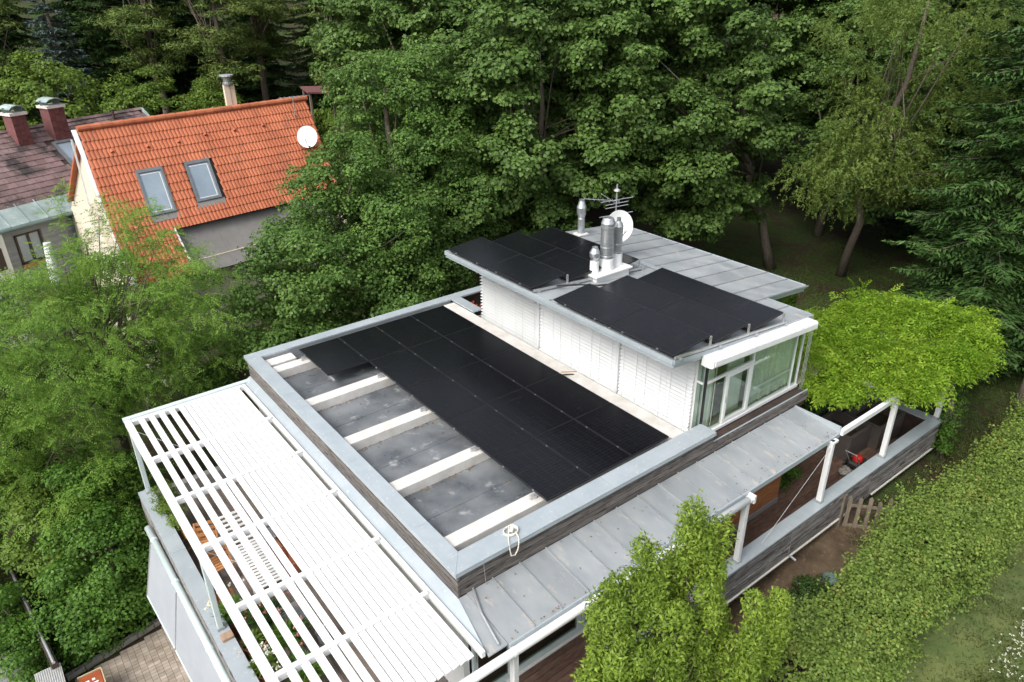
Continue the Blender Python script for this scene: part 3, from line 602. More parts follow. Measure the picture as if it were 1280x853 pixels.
# ------------------------------------------------------------------ left pergola with louvres
LP = root('louvre_pergola', (-3.75, 3.65, -2.6), 'white louvred pergola over the left terrace, partly opened slats', 'pergola')
PX0, PX1, PY0, PY1, PLZ = -5.22, -2.52, -1.5, 8.86, -0.66
def pl(name, mb, par=LP, mat='white'): return mb.build(name, M[mat], par)
pl('outer_beam', MB().bbox(PX0-.07, PX0+.07, PY0, PY1, PLZ-.13, PLZ+.01, .008))
pl('inner_beam', MB().bbox(PX1-.03, PX1+.05, PY0, PY1, PLZ-.13, PLZ-.01, .008))
pl('end_beam', MB().bbox(PX0+.072, PX1-.032, PY1-.12, PY1-.001, PLZ-.12, PLZ-.005, .008))
pl('gutter', MB().tube([(PX0-.08, PY1+.09, PLZ-.02), (-2.3, PY1+.09, PLZ-.02)], .06, 12), mat='tube')
for y in (0.03, 1.70, 3.46, 5.15, 6.87):
    pl('cross_beam', MB().bbox(PX0+.072, PX1-.032, y-.045, y+.045, PLZ-.10, PLZ+.035, .006))
BAYS = [(-1.48, -0.02), (0.08, 1.65), (1.75, 3.41), (3.51, 5.10), (5.20, 6.82), (6.92, 8.73)]
# louvre positions: five open ones with gaps on the outside, closed ones inside
openx = [-4.95, -4.73, -4.505, -4.275]
closed = list(np.arange(-4.06, -2.62, 0.133))
lm = {}
for (a, b) in BAYS:
    L_ = b-a
    for x in openx+closed:
        op = x < -4.1; wd = 0.125 if op else 0.116
        if b < 5.2 and -4.1 < x < -3.95: x = -4.125          # pushed aside, leaving an open slot
        key = (round(L_, 2), op, wd)
        if key not in lm:
            t = R(4 if op else 13); c, s = math.cos(t)*wd/2, math.sin(t)*wd/2
            lm[key] = MB().hexa([(-c, 0, -s-.012), (c, 0, s-.012), (c, L_, s-.012), (-c, L_, -s-.012), (-c, 0, -s+.012), (c, 0, s+.012), (c, L_, s+.012), (-c, L_, -s+.012)]).mesh('louvre', M['white'])
        inst('louvre', lm[key], LP, (x, a, PLZ-.012), (0, R(rnd.uniform(-2.5, 2.5)), 0))
for y in (8.66, 3.42, -1.4):
    p_ = pl('post', MB().bbox(PX0-.05, PX0+.05, y-.06, y+.06, LZ, PLZ-.13, .006), mat='tube')
    MB().box(PX0-.07, PX0+.07, y-.08, y+.08, LZ+.002, LZ+.06).build('post_shoe', M['galv'], p_)
for p, q_ in (((-5.1, 8.6, -.9), (-4.5, 7.2, -.82)), ((-5.15, 3.5, -.78), (-4.7, 3.3, -1.15)), ((-5.15, 3.4, -.78), (-4.9, 4.1, -1.2))): pl('brace_wire', MB().tube([p, q_], .008, 5))

# ------------------------------------------------------------------ solar panels
SW, SL, ST = 1.078, 1.682, 0.036
def ring(w_, l_, t, z0, z1):
    m = MB(); m.box(-w_/2, w_/2, -l_/2, -l_/2+t, z0, z1).box(-w_/2, w_/2, l_/2-t, l_/2, z0, z1).box(-w_/2, -w_/2+t, -l_/2+t, l_/2-t, z0, z1).box(w_/2-t, w_/2, -l_/2+t, l_/2-t, z0, z1); return m
def solar_protos(w_, l_):
    return (MB().box(-w_/2+.012, w_/2-.012, -l_/2+.012, l_/2-.012, -.012, -.003).mesh('glass', M['solar']),
            ring(w_, l_, .0125, -ST, 0).mesh('frame', M['black']),
            MB().box(-w_/2+.02, w_/2-.02, -l_/2+.02, l_/2-.02, -.03, -.024).mesh('back_sheet', M['black']),
            MB().bbox(-.012, .012, -.02, .02, -.03, .004, .003).mesh('clamp', M['frame']))
def solar(x, y, z, tilt, protos, label, group, w_, l_):
    r = root('solar_panel', (x, y, z), label, 'solar panel', group); r.rotation_euler = (rnd.uniform(-.002, .002), -tilt, 0)
    for nm, me in zip(('glass', 'frame', 'back_sheet'), protos): inst(nm, me, r, (x, y, z))
    for sy in (-.27, .27): inst('clamp', protos[3], r, (x-w_/2-.0085, y+sy*l_, z))
    return r
pp = solar_protos(SW, SL)
rown = ['front row', 'second row', 'third row', 'fourth row', 'back row']; coln = ['left column', 'middle column', 'right column']
GM = 'solar panels of the main roof array'
for j in range(5):
    for i in range(3):
        solar((i+.5)*1.095, (j+.5)*1.70, 0, 0, pp, f'black solar panel on the lower flat roof, {rown[j]}, {coln[i]} of the three', GM, SW, SL)
solar(-.5*1.095, 4.5*1.70, 0, 0, pp, 'black solar panel sticking out alone at the left end of the back row', GM, SW, SL)
# mounting rails under the main array, one set per ballast strip
for i, yc in enumerate((0.33, 2.24, 4.18, 6.13, 8.10)):
    MB().box(-0.12 if i < 4 else -1.2, 3.33, yc-.022, yc+.022, -.133, -.038).build('mounting_rail', M['alu'], fr)
    for k in range(4): MB().box(-.06+k*1.095, -.0+k*1.095, yc-.05, yc+.05, -.1335, -.06).build('rail_foot', M['alu'], fr)
MB().box(-1.06, -1.02, 6.55, 7.9, -.09, -.045).build('loose_rail', M['alu'], fr)
UW, UL = 1.09, 1.735
pu = solar_protos(UW, UL); TL = math.asin(0.10/1.09)
for gi, (y0, gname) in enumerate(((-0.10, 'in front of the flues'), (4.19, 'behind the flues'))):
    for j in range(2):
        for i, x0 in enumerate((3.03, 4.28, 5.53)):
            zc_ = ZR(x0)+.115+.05
            solar(x0+.543, y0+(j+.5)*1.748, zc_, TL, pu, f"tilted upper-roof solar panel {gname}, {('left', 'middle', 'right')[i]} strip, {('nearer', 'farther')[j]} one", 'tilted solar panels of the upper roof', UW, UL)
    for yr in (y0-.02 if gi == 0 else y0-.06, y0+1.74, y0+3.40):
        rl = MB().hexa([(3.05, yr-.02, ZR(3.05)+.04), (6.75, yr-.02, ZR(6.75)+.04), (6.75, yr+.02, ZR(6.75)+.04), (3.05, yr+.02, ZR(3.05)+.04), (3.05, yr-.02, ZR(3.05)+.09), (6.75, yr-.02, ZR(6.75)+.09), (6.75, yr+.02, ZR(6.75)+.09), (3.05, yr+.02, ZR(3.05)+.09)]).build('mounting_rail', M['alu'], ur)
        for x0 in (4.10, 5.35, 6.60): MB().box(x0-.02, x0+.02, yr-.018, yr+.018, ZR(x0)+.09, ZR(x0)+.30).build('rail_stand', M['alu'], ur)
        for x0 in (3.2, 4.4, 5.6, 6.7): MB().box(x0-.03, x0+.03, yr-.05, yr+.05, ZR(x0)+.0, ZR(x0)+.042).build('rail_foot', M['alu'], ur)
MB().tube([(3.7, 4.05, 1.92), (4.3, 3.85, 1.86), (4.6, 3.6, 1.84), (4.9, 3.55, 1.80)], .022, 6).build('cable_loom', M['blackplastic'], ur)

# satellite dish and aerial beside the flues
def dish(name, c, r, nrm, label, parent_pole=None, mat='white'):
    """paraboloid dish with face normal nrm, feed arm and pole"""
    o = root(name, (c[0], c[1], parent_pole), label, 'satellite dish')
    nrm = V(*nrm); nrm /= np.linalg.norm(nrm); a = np.cross(nrm, V(0, 0, 1)); a /= np.linalg.norm(a); b = np.cross(a, nrm)
    vs, fs = [], []; n_, k_ = 28, 6
    for side in (0, 1):
        for i in range(k_+1):
            q_ = i/k_*r
            for j in range(n_):
                t = 2*math.pi*j/n_; vs.append(V(*c)+(a*math.cos(t)*q_+b*math.sin(t)*q_*1.06)+nrm*((q_/r)**2*.13*r*1.2-side*.012))
        for i in range(k_):
            for j in range(n_):
                f = [side*(k_+1)*n_+i*n_+j, side*(k_+1)*n_+i*n_+(j+1) % n_, side*(k_+1)*n_+(i+1)*n_+(j+1) % n_, side*(k_+1)*n_+(i+1)*n_+j]; fs.append(tuple(f if not side else f[::-1]))
    MB().add(vs, fs).build('reflector', M[mat], o, smooth=True)
    tip = V(*c)+nrm*r*1.1-b*r*.25
    MB().tube([V(*c)-b*r*.95, tip], .014, 6).build('feed_arm', M['galv'], o); MB().tube([tip-nrm*.08, tip+nrm*.06], .035, 10).build('feed_head', M['white'], o)
    MB().tube([(c[0]-nrm[0]*.08, c[1]-nrm[1]*.08, parent_pole), (c[0]-nrm[0]*.08, c[1]-nrm[1]*.08, c[2]+r*.3)], .025, 8).build('pole', M['galv'], o)
    return o
dish('satellite_dish', (6.85, 5.2, 2.45), .40, (-.30, -.90, .22), 'white satellite dish standing behind the steel flues on the upper roof', ZR(6.85))
ae = root('television_aerial', (6.95, 5.42, ZR(6.95)), 'grey multi-element television aerial on a mast above the white satellite dish', 'aerial')
mx_, my_ = 6.95, 5.42
MB().tube([(mx_, my_, ZR(6.95)), (mx_, my_, 3.52)], .022, 8).build('mast', M['alu'], ae)
MB().lathe((mx_, my_, 3.36), [(.0, .06), (.07, .02), (.09, -.02), (.03, -.05)], 12).build('amplifier', M['galv'], ae)
MB().tube([(mx_-.85, my_+.35, 3.2), (mx_+.1, my_-.02, 3.05)], .012, 6).build('boom', M['alu'], ae)
MB().tube([(mx_-.55, my_+.02, 3.35), (mx_+.05, my_+.06, 2.98)], .012, 6).build('boom', M['alu'], ae)
for k in range(8):
    t = k/7; px_, py_, pz_ = mx_-.85+.9*t, my_+.35-.35*t, 3.2-.15*t; l_ = .12+.16*t
    MB().tube([(px_-l_*.5, py_-l_*.7, pz_+.01), (px_+l_*.5, py_+l_*.7, pz_+.01)], .007, 5).build('element', M['alu'], ae)
for k, (z_, l_) in enumerate(((3.12, .6), (3.02, .42), (2.93, .42), (2.72, .62))): MB().tube([(mx_-l_*.9+.02, my_-.02+l_*.15, z_-.02), (mx_+l_*.7, my_-.04-l_*.25, z_+.02)], .010, 5).build('element', M['alu'], ae)
# white cable coil lying over the front coping
cb = []
for k in range(40):
    t = k/39*4.4*math.pi; cb.append((-1.0+.13*math.cos(t)+.01*k/40, -.22+.11*math.sin(t), -.035+.0012*k))
cb += [(-1.12, -.32, -.02), (-1.2, -.44, -.02), (-1.22, -.49, -.12), (-1.2, -.50, -.25), (-1.12, -.50, -.28), (-1.05, -.49, -.2), (-1.02, -.48, -.08), (-.98, -.42, -.02), (-.95, -.3, -.01)]
cc = MB().tube(cb, .011, 6).build('power_cable', M['cable'], None); tag(cc, 'coiled white cable with plug hanging over the front coping of the lower roof', 'cable')
MB().tube([(-1.02, -.26, -.0), (-.96, -.22, .05)], [.035, .03], 10).build('plug', M['cable'], cc)
# orange tape by the box
MB().tube([(3.45, 3.55, -.10), (3.75, 3.35, -.1), (3.98, 3.3, -.36)], .012, 5).build('loose_strap', M['teak'], fr)
MB().tube([(3.25, 3.42, -.05), (3.6, 3.3, -.1), (3.95, 3.22, -.34)], .016, 6).build('cable_loom', M['blackplastic'], fr)

# ------------------------------------------------------------------ neighbour with the orange tiled roof
OA = V(-2.70, 23.60, 3.5); Oe = V(.9897, .1435, 0); Oh = V(.1435, -.9897, 0); OP = R(52)
Os = Oh*math.cos(OP)-V(0, 0, 1)*math.sin(OP); On = np.cross(Os, Oe); SH = -0.12
def ow(e, s, n=0.0): return OA+Oe*(e+SH*min(s, 3.9))+Os*s+On*n
NH = root('tiled_house', tuple(OA+Oe*4.5+Oh*2+V(0, 0, -9.4)), 'cream house under a steep bright orange tiled roof with two skylights', 'house')
OL, EV = 9.55, 6.3
core = MB()
e0, e1 = 0.22, OL-.25
def q8(m, e0, e1, s0, s1, n0, n1): return m.hexa([ow(e0, s1, n0), ow(e1, s1, n0), ow(e1, s0, n0), ow(e0, s0, n0), ow(e0, s1, n1), ow(e1, s1, n1), ow(e1, s0, n1), ow(e0, s0, n1)])
roofdeck = q8(q8(MB(), 0, OL, 0, 4.5, -.14, -.03), 0, 2.08, 4.5, EV, -.14, -.03).build('roof_deck', M['darkwood'], NH)
# walls
def wallpoly(pts, th): 
    m = MB(); k = len(pts); d = Oe*th; m.add([*pts, *[p+d for p in pts]], [tuple(range(k)), tuple(range(2*k-1, k-1, -1))]+[(i, (i+1) % k+0, (i+1) % k+k, i+k) for i in range(k)]); return m
gb = -5.9
def gable(e):
    r_ = ow(e, 0, -.16); f_ = ow(e, EV-.4, -.16); bk = r_-Oh*4.6-V(0, 0, 4.0)
    return [r_, f_, V(f_[0], f_[1], gb), V(bk[0], bk[1], gb), bk]
nw = wallpoly(gable(e0), .2).build('gable_wall', M['cream'], NH)
wallpoly(gable(e1-.2), .2).build('gable_wall', M['cream'], NH)
f0, f1 = ow(e0+.2, EV-.45, -.2), ow(e1-.2, EV-.45, -.2)
MB().hexa([V(f0[0], f0[1], gb), V(f1[0], f1[1], gb), V(f1[0], f1[1], gb)-Oh*.2, V(f0[0], f0[1], gb)-Oh*.2, f0, f1, f1-Oh*.2, f0-Oh*.2]).build('front_wall', M['cream'], NH)
# pale inner pier and shadow recess seen beside the rake
pq = [ow(-.02, 1.4, -.5), ow(-.02, 4.6, -.5)]
MB().bar(ow(0.0, 2.6, -.9), ow(0.0, 7.2, -.9), .5, .35, On).build('gable_pier', M['cream'], NH)
MB().bar(ow(-.1, -.05, -.06), ow(-.1, EV, -.06), .16, .05, On).build('rake_board', M['white'], NH)
MB().bar(ow(-.2, 0.15, -.35), ow(-.2, 0.15, -.35)+V(0, 0, -6.2), .06, .06).build('downpipe', M['white'], NH)
# back slope
r0, r1 = ow(0, 0, -.03), ow(OL, 0, -.03); dn = -Oh*3.8-V(0, 0, 3.3)
MB().hexa([r0+dn-V(0, 0, .12), r1+dn-V(0, 0, .12), r1-V(0, 0, .12), r0-V(0, 0, .12), r0+dn, r1+dn, r1, r0]).build('back_slope', M['tile'], NH)
# tile mesh: two rolls, lower edge lifted
TW, TE = .2985, .366
def tilemesh():
    m = MB(); prof = []
    for k in range(13):
        u_ = k/12; prof.append((u_*TW, .006+.026*abs(math.sin(u_*2*math.pi))**.7))
    n_ = len(prof); L_ = TE+.06
    top = [(x, 0, z+.012) for x, z in prof]; low = [(x, -L_, z+.042) for x, z in prof]; bot = [(x, -L_, z+.012) for x, z in prof]
    m.add(top+low+bot, [(i, i+n_, i+1+n_, i+1) for i in range(n_-1)]+[(i+n_, i+2*n_, i+1+2*n_, i+1+n_) for i in range(n_-1)]); return m
tm = tilemesh(); tme = tm.mesh('roof_tile', M['tile'])
Mx = Matrix(((Oe[0], -Os[0], On[0]), (Oe[1], -Os[1], On[1]), (Oe[2], -Os[2], On[2])))
SKY = [(1.46, 2.46, 1.97, 3.86), (3.33, 4.34, 1.98, 3.70)]
tiles = []
for r_ in range(17):
    for c_ in range(32):
        s_ = .10+r_*TE; e_ = c_*TW
        if s_ > 4.2 and e_ > 1.95: continue
        if any(a-.2 < e_ < b-.08 and s0-.30 < s_ < s1-.0 for a, b, s0, s1 in SKY): continue
        tiles.append((r_, c_, e_, s_))
big = [t for t in tiles if 1 <= t[0] <= 12 and t[1] < 29]; big.sort(key=lambda t: (-t[0], t[1])); bigset = set(big[:300])
rest = MB()
for t in tiles:
    pz = ow(t[2], t[3], .0)
    if t in bigset: inst('roof_tile', tme, roofdeck, tuple(pz), Mx)
    else: rest.add([pz+Oe*x-Os*y+On*z for x, y, z in tm.v], tm.f)
tag(rest.build('tile_field', M['tile'], roofdeck), kind='stuff')
for k in range(24):      # ridge tiles
    a = ow(k*.4, -.02, .03); b_ = ow(k*.4+.43, -.02, .045)
    MB().tube([a, b_], [.115, .125], 10).build('ridge_tile', M['tile'], roofdeck)
for i, (a, b_, s0, s1) in enumerate(SKY):
    f_ = MB(); w_ = .085
    for (ea, eb, sa, sb) in ((a, b_, s0, s0+.14), (a, b_, s1-w_, s1), (a, a+w_, s0+.14, s1-w_), (b_-w_, b_, s0+.14, s1-w_)): q8(f_, ea, eb, sa, sb, -.02, .10)
    f_ = f_.build('skylight', M['frame'], NH)
    q8(MB(), a+w_, b_-w_, s0+.14, s1-w_, .03, .055).build('pane', M['skyglass'], f_)
    q8(MB(), a+.14, b_-.13, s0+.2, s0+.225, .056, .062).build('inner_frame', M['white'], f_); q8(MB(), b_-.155, b_-.13, s0+.2, s1-.13, .056, .062).build('inner_frame', M['white'], f_); q8(MB(), a+.14, b_-.13, s1-.155, s1-.13, .056, .062).build('inner_frame', M['white'], f_)
    q8(MB(), a-.05, b_+.1, s1+.002, s1+.26, .03, .05).build('apron', M['greysheet'], f_)
for e_, s_ in ((.9, .95), (2.2, .98), (3.4, .98), (4.55, .85), (5.8, .85), (7.1, .85)): 
    p_ = ow(e_, s_, .05); MB().tube([p_, p_+Os*.16+On*.03], [.03, .075], 8).build('vent_tile', M['tile'], roofdeck)
# grey sheeted lower part to the right
ds = MB()
for k in range(9): q8(MB(), 2.12+k*.8, 2.116+(k+1)*.8, 4.45, 6.4, -.30, -.24).build('sheet_panel', M['greysheet'], NH)
q8(MB(), 2.05, 2.12, 4.5, EV, -.28, .06).build('flashing', M['white'], NH)
# chimney pipes behind the ridge
ck = OA+Oe*6.55-Oh*1.0
cp = MB()
for dx in (-.1, .13): cp.bar(ck+Oe*dx+V(0, 0, -1.0), ck+Oe*dx+V(0, 0, .85), .19, .22)
cp = cp.build('chimney', M['cream'], NH)
MB().lathe(tuple(ck+V(0, 0, .85)), [(.22, 0), (.22, .08), (.17, .1), (.17, .26), (.23, .28), (.23, .32)], 14).build('cowl', M['steel'], cp); MB().lathe(tuple(ck+V(0, 0, 1.2)), [(.30, 0), (.29, .05), (0, .08)], 14).build('cap', M['galv'], cp)
dish('satellite_dish', tuple(ow(8.75, 2.0, .45)), .44, (-.55, -.78, .25), 'white satellite dish on the orange tiled roof beside the tree', float(ow(8.75, 2.0, 0)[2]))
an = root('roof_aerial', tuple(ow(8.75, .9, .0)), 'thin television aerial on the orange roof above its satellite dish', 'aerial')
b0 = ow(8.75, .9, .0); MB().tube([b0, b0+V(0, 0, 1.0)], .02, 6).build('mast', M['galv'], an); MB().tube([b0+V(-.6, .1, .95), b0+V(.7, -.1, .98)], .012, 5).build('boom', M['galv'], an)
for k in range(6): c_ = b0+V(-.5+.2*k, .08-.03*k, .96); MB().tube([c_-V(.05, .25, 0), c_+V(.05, .25, 0)], .008, 5).build('element', M['galv'], an)

# ------------------------------------------------------------------ neighbour with the brown slate roof
BA = V(-4.60, 31.53, 2.5); Be = V(.9227, .3855, 0); Bh = V(.3855, -.9227, 0); BP = R(38)
Bs = Bh*math.cos(BP)-V(0, 0, 1)*math.sin(BP); Bn = np.cross(Bs, Be)
def bw(e, s, n=0.0): return BA+Be*e+Bs*s+Bn*n
BH = root('slate_house', tuple(BA+Be*.5+Bh*2+V(0, 0, -8.4)), 'older house with a mossy brown slate roof, pale metal eaves and grey boarded wall', 'house')
def bq(m, e0, e1, s0, s1, n0, n1): return m.hexa([bw(e0, s1, n0), bw(e1, s1, n0), bw(e1, s0, n0), bw(e0, s0, n0), bw(e0, s1, n1), bw(e1, s1, n1), bw(e1, s0, n1), bw(e0, s0, n1)])
brf = bq(MB(), -6.5, 6.9, 0, 4.8, -.15, -.012).build('roof_deck', M['darkwood'], BH)
sl_ = MB()
for r_ in range(13):
    for c_ in range(34):
        e_ = -6.5+c_*.4+(.2 if r_ % 2 else 0); s_ = r_*.3
        if e_ > 6.7 or s_ > 3.75: continue
        if 1.35 < e_+.2 < 2.6 and .95 < s_+.15 < 2.75: continue
        sl_.hexa([bw(e_+.006, s_+.33, .018), bw(e_+.394, s_+.33, .018), bw(e_+.394, s_, -.008), bw(e_+.006, s_, -.008), bw(e_+.006, s_+.33, .034), bw(e_+.394, s_+.33, .034), bw(e_+.394, s_, .008), bw(e_+.006, s_, .008)])
tag(sl_.build('slate_field', M['slate'], brf), kind='stuff')
for k in range(28): bq(MB(), -6.5+k*.48, -6.025+k*.48, -.06, .10, .02, .06).build('ridge_slate', M['slate'], brf)
for k in range(17):
    m = bq(MB(), -6.5+k*.78, -5.73+k*.78, 3.82, 4.86, .0, .025); bq(m, -6.52+k*.78, -6.49+k*.78, 3.82, 4.86, .025, .06); m.build('eave_sheet', M['verdigris'], BH)
MB().tube([bw(-6.5, 4.93, -.03), bw(6.9, 4.93, -.03)], .075, 10).build('gutter', M['greenmetal'], BH)
wb = bw(0, 4.55, -.15)
def wl(e, z, d=0.0): return V(*(wb+Be*e+Bh*d))*V(1, 1, 0)+V(0, 0, z)
bz = -5.9
wtop = float(wb[2])
BW = MB().hexa([wl(-2.95, bz, -.2), wl(6.6, bz, -.2), wl(6.6, bz, -.4), wl(-2.95, bz, -.4), wl(-2.95, wtop, -.2), wl(6.6, wtop, -.2), wl(6.6, wtop, -.4), wl(-2.95, wtop, -.4)]).build('boarded_wall', M['greysheet'], BH)
wx0, wx1, wz0, wz1 = -2.35, -1.30, -2.25, -.98
for k in range(20):
    z0 = wtop-.02-(k+1)*.135
    if z0 < -4.2: break
    for a, b_ in (((-2.95, wx0-.06), (wx1+.06, 6.6)) if wz0-.1 < z0+.06 < wz1+.05 else ((-2.95, 6.6),)):
        MB().hexa([wl(a, z0, -.15), wl(b_, z0, -.15), wl(b_, z0, -.197), wl(a, z0, -.197), wl(a, z0+.13, -.175), wl(b_, z0+.13, -.175), wl(b_, z0+.13, -.197), wl(a, z0+.13, -.197)]).build('board', M['greyboard'], BW)
wn = MB()
def wbx(m, a, b_, z0, z1, d0, d1): return m.hexa([wl(a, z0, d1), wl(b_, z0, d1), wl(b_, z0, d0), wl(a, z0, d0), wl(a, z1, d1), wl(b_, z1, d1), wl(b_, z1, d0), wl(a, z1, d0)])
for a, b_, z0, z1 in ((wx0, wx1, wz0, wz0+.08), (wx0, wx1, wz1-.08, wz1), (wx0, wx0+.08, wz0, wz1), (wx1-.08, wx1, wz0, wz1), ((wx0+wx1)/2-.05, (wx0+wx1)/2+.05, wz0, wz1)): wbx(wn, a, b_, z0, z1, -.2, -.14)
wn = wn.build('window', M['darkwood'], BH)
wbx(MB(), wx0+.08, wx1-.08, wz0+.08, wz1-.08, -.195, -.185).build('pane', M['skyglass'], wn); wbx(MB(), wx0-.05, wx1+.1, wz0-.16, wz0-.02, -.18, -.02).build('flower_box', M['terracotta'], wn)
MB().hexa([wl(-6.5, bz, .25), wl(-2.96, bz, .25), wl(-2.96, bz, -.4), wl(-6.5, bz, -.4), wl(-6.5, wtop-.2, .25), wl(-2.96, wtop-.2, .25), wl(-2.96, wtop-.1, -.4), wl(-6.5, wtop-.1, -.4)]).build('porch_wall', M['plaster'], BH)
wbx(MB(), -3.75, -3.15, -2.1, -1.2, .251, .27).build('porch_window', M['darkwood'], BH)
# chimneys with curved metal lids
for e_, s_, w_, zt_ in ((.55, .55, .62, 1.05), (2.15, .75, .72, 1.15)):
    c_ = bw(e_, s_, 0); zb_, ztop = c_[2]-.7, BA[2]+zt_-.35
    A_ = [c_+Be*a*w_/2+Bh*b_*.33 for a, b_ in ((-1, 1), (1, 1), (1, -1), (-1, -1))]
    cm = MB().hexa([V(p[0], p[1], zb_) for p in A_]+[V(p[0], p[1], ztop) for p in A_]).build('chimney', M['brick'], BH)
    k_ = 0; zz = float(c_[2])-.2
    while zz < ztop-.02:
        for fx in range(3):
            o_ = (fx-1)*w_/3.0
            m = MB(); P_ = [c_+Be*(o_+a*(w_/6-.006))+Bh*(.33+d) for a, d in ((-1, .012), (1, .012), (1, 0.001), (-1, 0.001))]; m.hexa([V(p[0], p[1], zz) for p in P_]+[V(p[0], p[1], zz+.10) for p in P_]); m.build('brick', M['brick'], cm)
        zz += .112
    A2 = [c_+Be*a*(w_/2+.07)+Bh*b_*.41 for a, b_ in ((-1, 1), (1, 1), (1, -1), (-1, -1))]
    MB().hexa([V(p[0], p[1], ztop+.001) for p in A2]+[V(p[0], p[1], ztop+.12) for p in A2]).build('crown', M['strip'], cm)
    lid = MB(); pr = [(-.52, .26), (-.3, .36), (0, .40), (.3, .36), (.52, .26)]
    P_ = [c_*V(1, 1, 0)+Be*u_*w_*1.05+V(0, 0, ztop+z_) for u_, z_ in pr]
    lid.add([p+Bh*.42 for p in P_]+[p-Bh*.42 for p in P_]+[p+Bh*.42+V(0, 0, .03) for p in P_]+[p-Bh*.42+V(0, 0, .03) for p in P_], [(i, i+1, i+6, i+5) for i in range(4)]+[(10+i, 15+i, 16+i, 11+i) for i in range(4)]+[(i, 10+i, 11+i, i+1) for i in range(4)]+[(5+i, 6+i, 16+i, 15+i) for i in range(4)])
    lid.build('lid', M['verdigris'], cm)
    for a in (-.4, .4): MB().bar(c_*V(1, 1, 0)+Be*a*w_+V(0, 0, ztop+.12), c_*V(1, 1, 0)+Be*a*w_+V(0, 0, ztop+.33), .04, .3).build('lid_leg', M['greenmetal'], cm)
ss = MB()
for (ea, eb, sa, sb) in ((1.55, 2.45, 1.1, 1.24), (1.55, 2.45, 2.5, 2.6), (1.55, 1.66, 1.24, 2.5), (2.34, 2.45, 1.24, 2.5)): bq(ss, ea, eb, sa, sb, -.02, .11)
ss = ss.build('skylight', M['frame'], BH); bq(MB(), 1.66, 2.34, 1.24, 2.5, .03, .06).build('pane', M['skyglass'], ss); bq(MB(), 1.5, 2.55, 2.6, 2.95, .02, .045).build('apron', M['verdigris'], ss)
MB().bar(bw(6.95, 0, .02), bw(6.95, 4.8, .02), .12, .1, Bn).build('rake_board', M['verdigris'], BH)
vp2 = bw(5.2, .35, 0); MB().tube([vp2, vp2+V(0, 0, .45)], .06, 8).build('roof_vent', M['darkwood'], BH)
MB().hexa([bw(-6.5, 0, -.1)-Bh*4.2-V(0, 0, 3.2), bw(6.9, 0, -.1)-Bh*4.2-V(0, 0, 3.2), bw(6.9, 0, -.1), bw(-6.5, 0, -.1), bw(-6.5, 0, -.02)-Bh*4.2-V(0, 0, 3.2), bw(6.9, 0, -.02)-Bh*4.2-V(0, 0, 3.2), bw(6.9, 0, -.02), bw(-6.5, 0, -.02)]).build('back_slope', M['slate'], BH)
for e_ in (6.35, -6.4):
    pts = [bw(e_, .1, -.2), bw(e_, 4.5, -.2), wl(e_, bz, -.3), bw(e_, .1, -.2)*V(1, 1, 0)-Bh*3.4+V(0, 0, bz), bw(e_, .1, -.2)-Bh*3.4-V(0, 0, 2.6)]
    k_ = 5; d = Be*.2; MB().add([*pts, *[p+d for p in pts]], [tuple(range(k_)), tuple(range(2*k_-1, k_-1, -1))]+[(i, (i+1) % k_, (i+1) % k_+k_, i+k_) for i in range(k_)]).build('gable_wall', M['plaster'], BH)

# small garden shelter far behind the orange roof
GS = root('garden_shelter', (9.9, 31.5, gz(9.9, 31.5)), 'small open garden shelter with a dark red roof behind the orange house', 'shelter')
zs = 3.0
MB().hexa([(9.3, 30.6, zs-.1), (11.2, 30.3, zs-.25), (11.5, 32.0, zs-.1), (9.6, 32.3, zs), (9.3, 30.6, zs-.02), (11.2, 30.3, zs-.17), (11.5, 32.0, zs-.02), (9.6, 32.3, zs+.08)]).build('roof', M['brick'], GS)
for x, y in ((9.5, 30.8), (11.1, 30.5), (11.3, 31.9), (9.7, 32.1)): MB().bar((x, y, gz(x, y)), (x, y, zs-.12), .1, .1).build('post', M['fencewood'], GS)

# ------------------------------------------------------------------ things on the right terrace
def planter(x0, x1, y0, y1, z0, z1, label, mat='rattan', soil=True, t=.05, name='planter_box', cat='planter', group='dark woven planters on the right terrace'):
    o = root(name, ((x0+x1)/2, (y0+y1)/2, z0), label, cat, group)
    m = MB().box(x0, x1, y0, y0+t, z0, z1).box(x0, x1, y1-t, y1, z0, z1).box(x0, x0+t, y0+t, y1-t, z0, z1).box(x1-t, x1, y0+t, y1-t, z0, z1); m.build('body', M[mat], o)
    r_ = MB(); s = .02
    r_.box(x0-s, x1+s, y0-s, y0+t+s, z1+.001, z1+.03).box(x0-s, x1+s, y1-t-s, y1+s, z1+.001, z1+.03).box(x0-s, x0+t+s, y0+t+s+.001, y1-t-s-.001, z1+.001, z1+.03).box(x1-t-s, x1+s, y0+t+s+.001, y1-t-s-.001, z1+.001, z1+.03); r_.build('rim', M[mat], o)
    if soil: MB().box(x0+t+.002, x1-t-.002, y0+t+.002, y1-t-.002, z0+.02, z1-.28).build('soil', M['soil'], o)
    return o
DZ = -3.21
planter(9.85, 10.85, -.72, .35, DZ, -2.50, 'square dark woven planter behind the lawn mower')
planter(10.95, 12.25, -.95, .10, DZ, -2.52, 'wide dark woven planter in the far corner of the right terrace')
planter(10.95, 12.3, .22, 1.2, DZ, -2.45, 'dark woven planter beneath the climber, beside the end parapet')
planter(9.3, 10.75, .55, 1.9, DZ, -2.25, 'tall dark woven planter overgrown by a climber near the glass room')
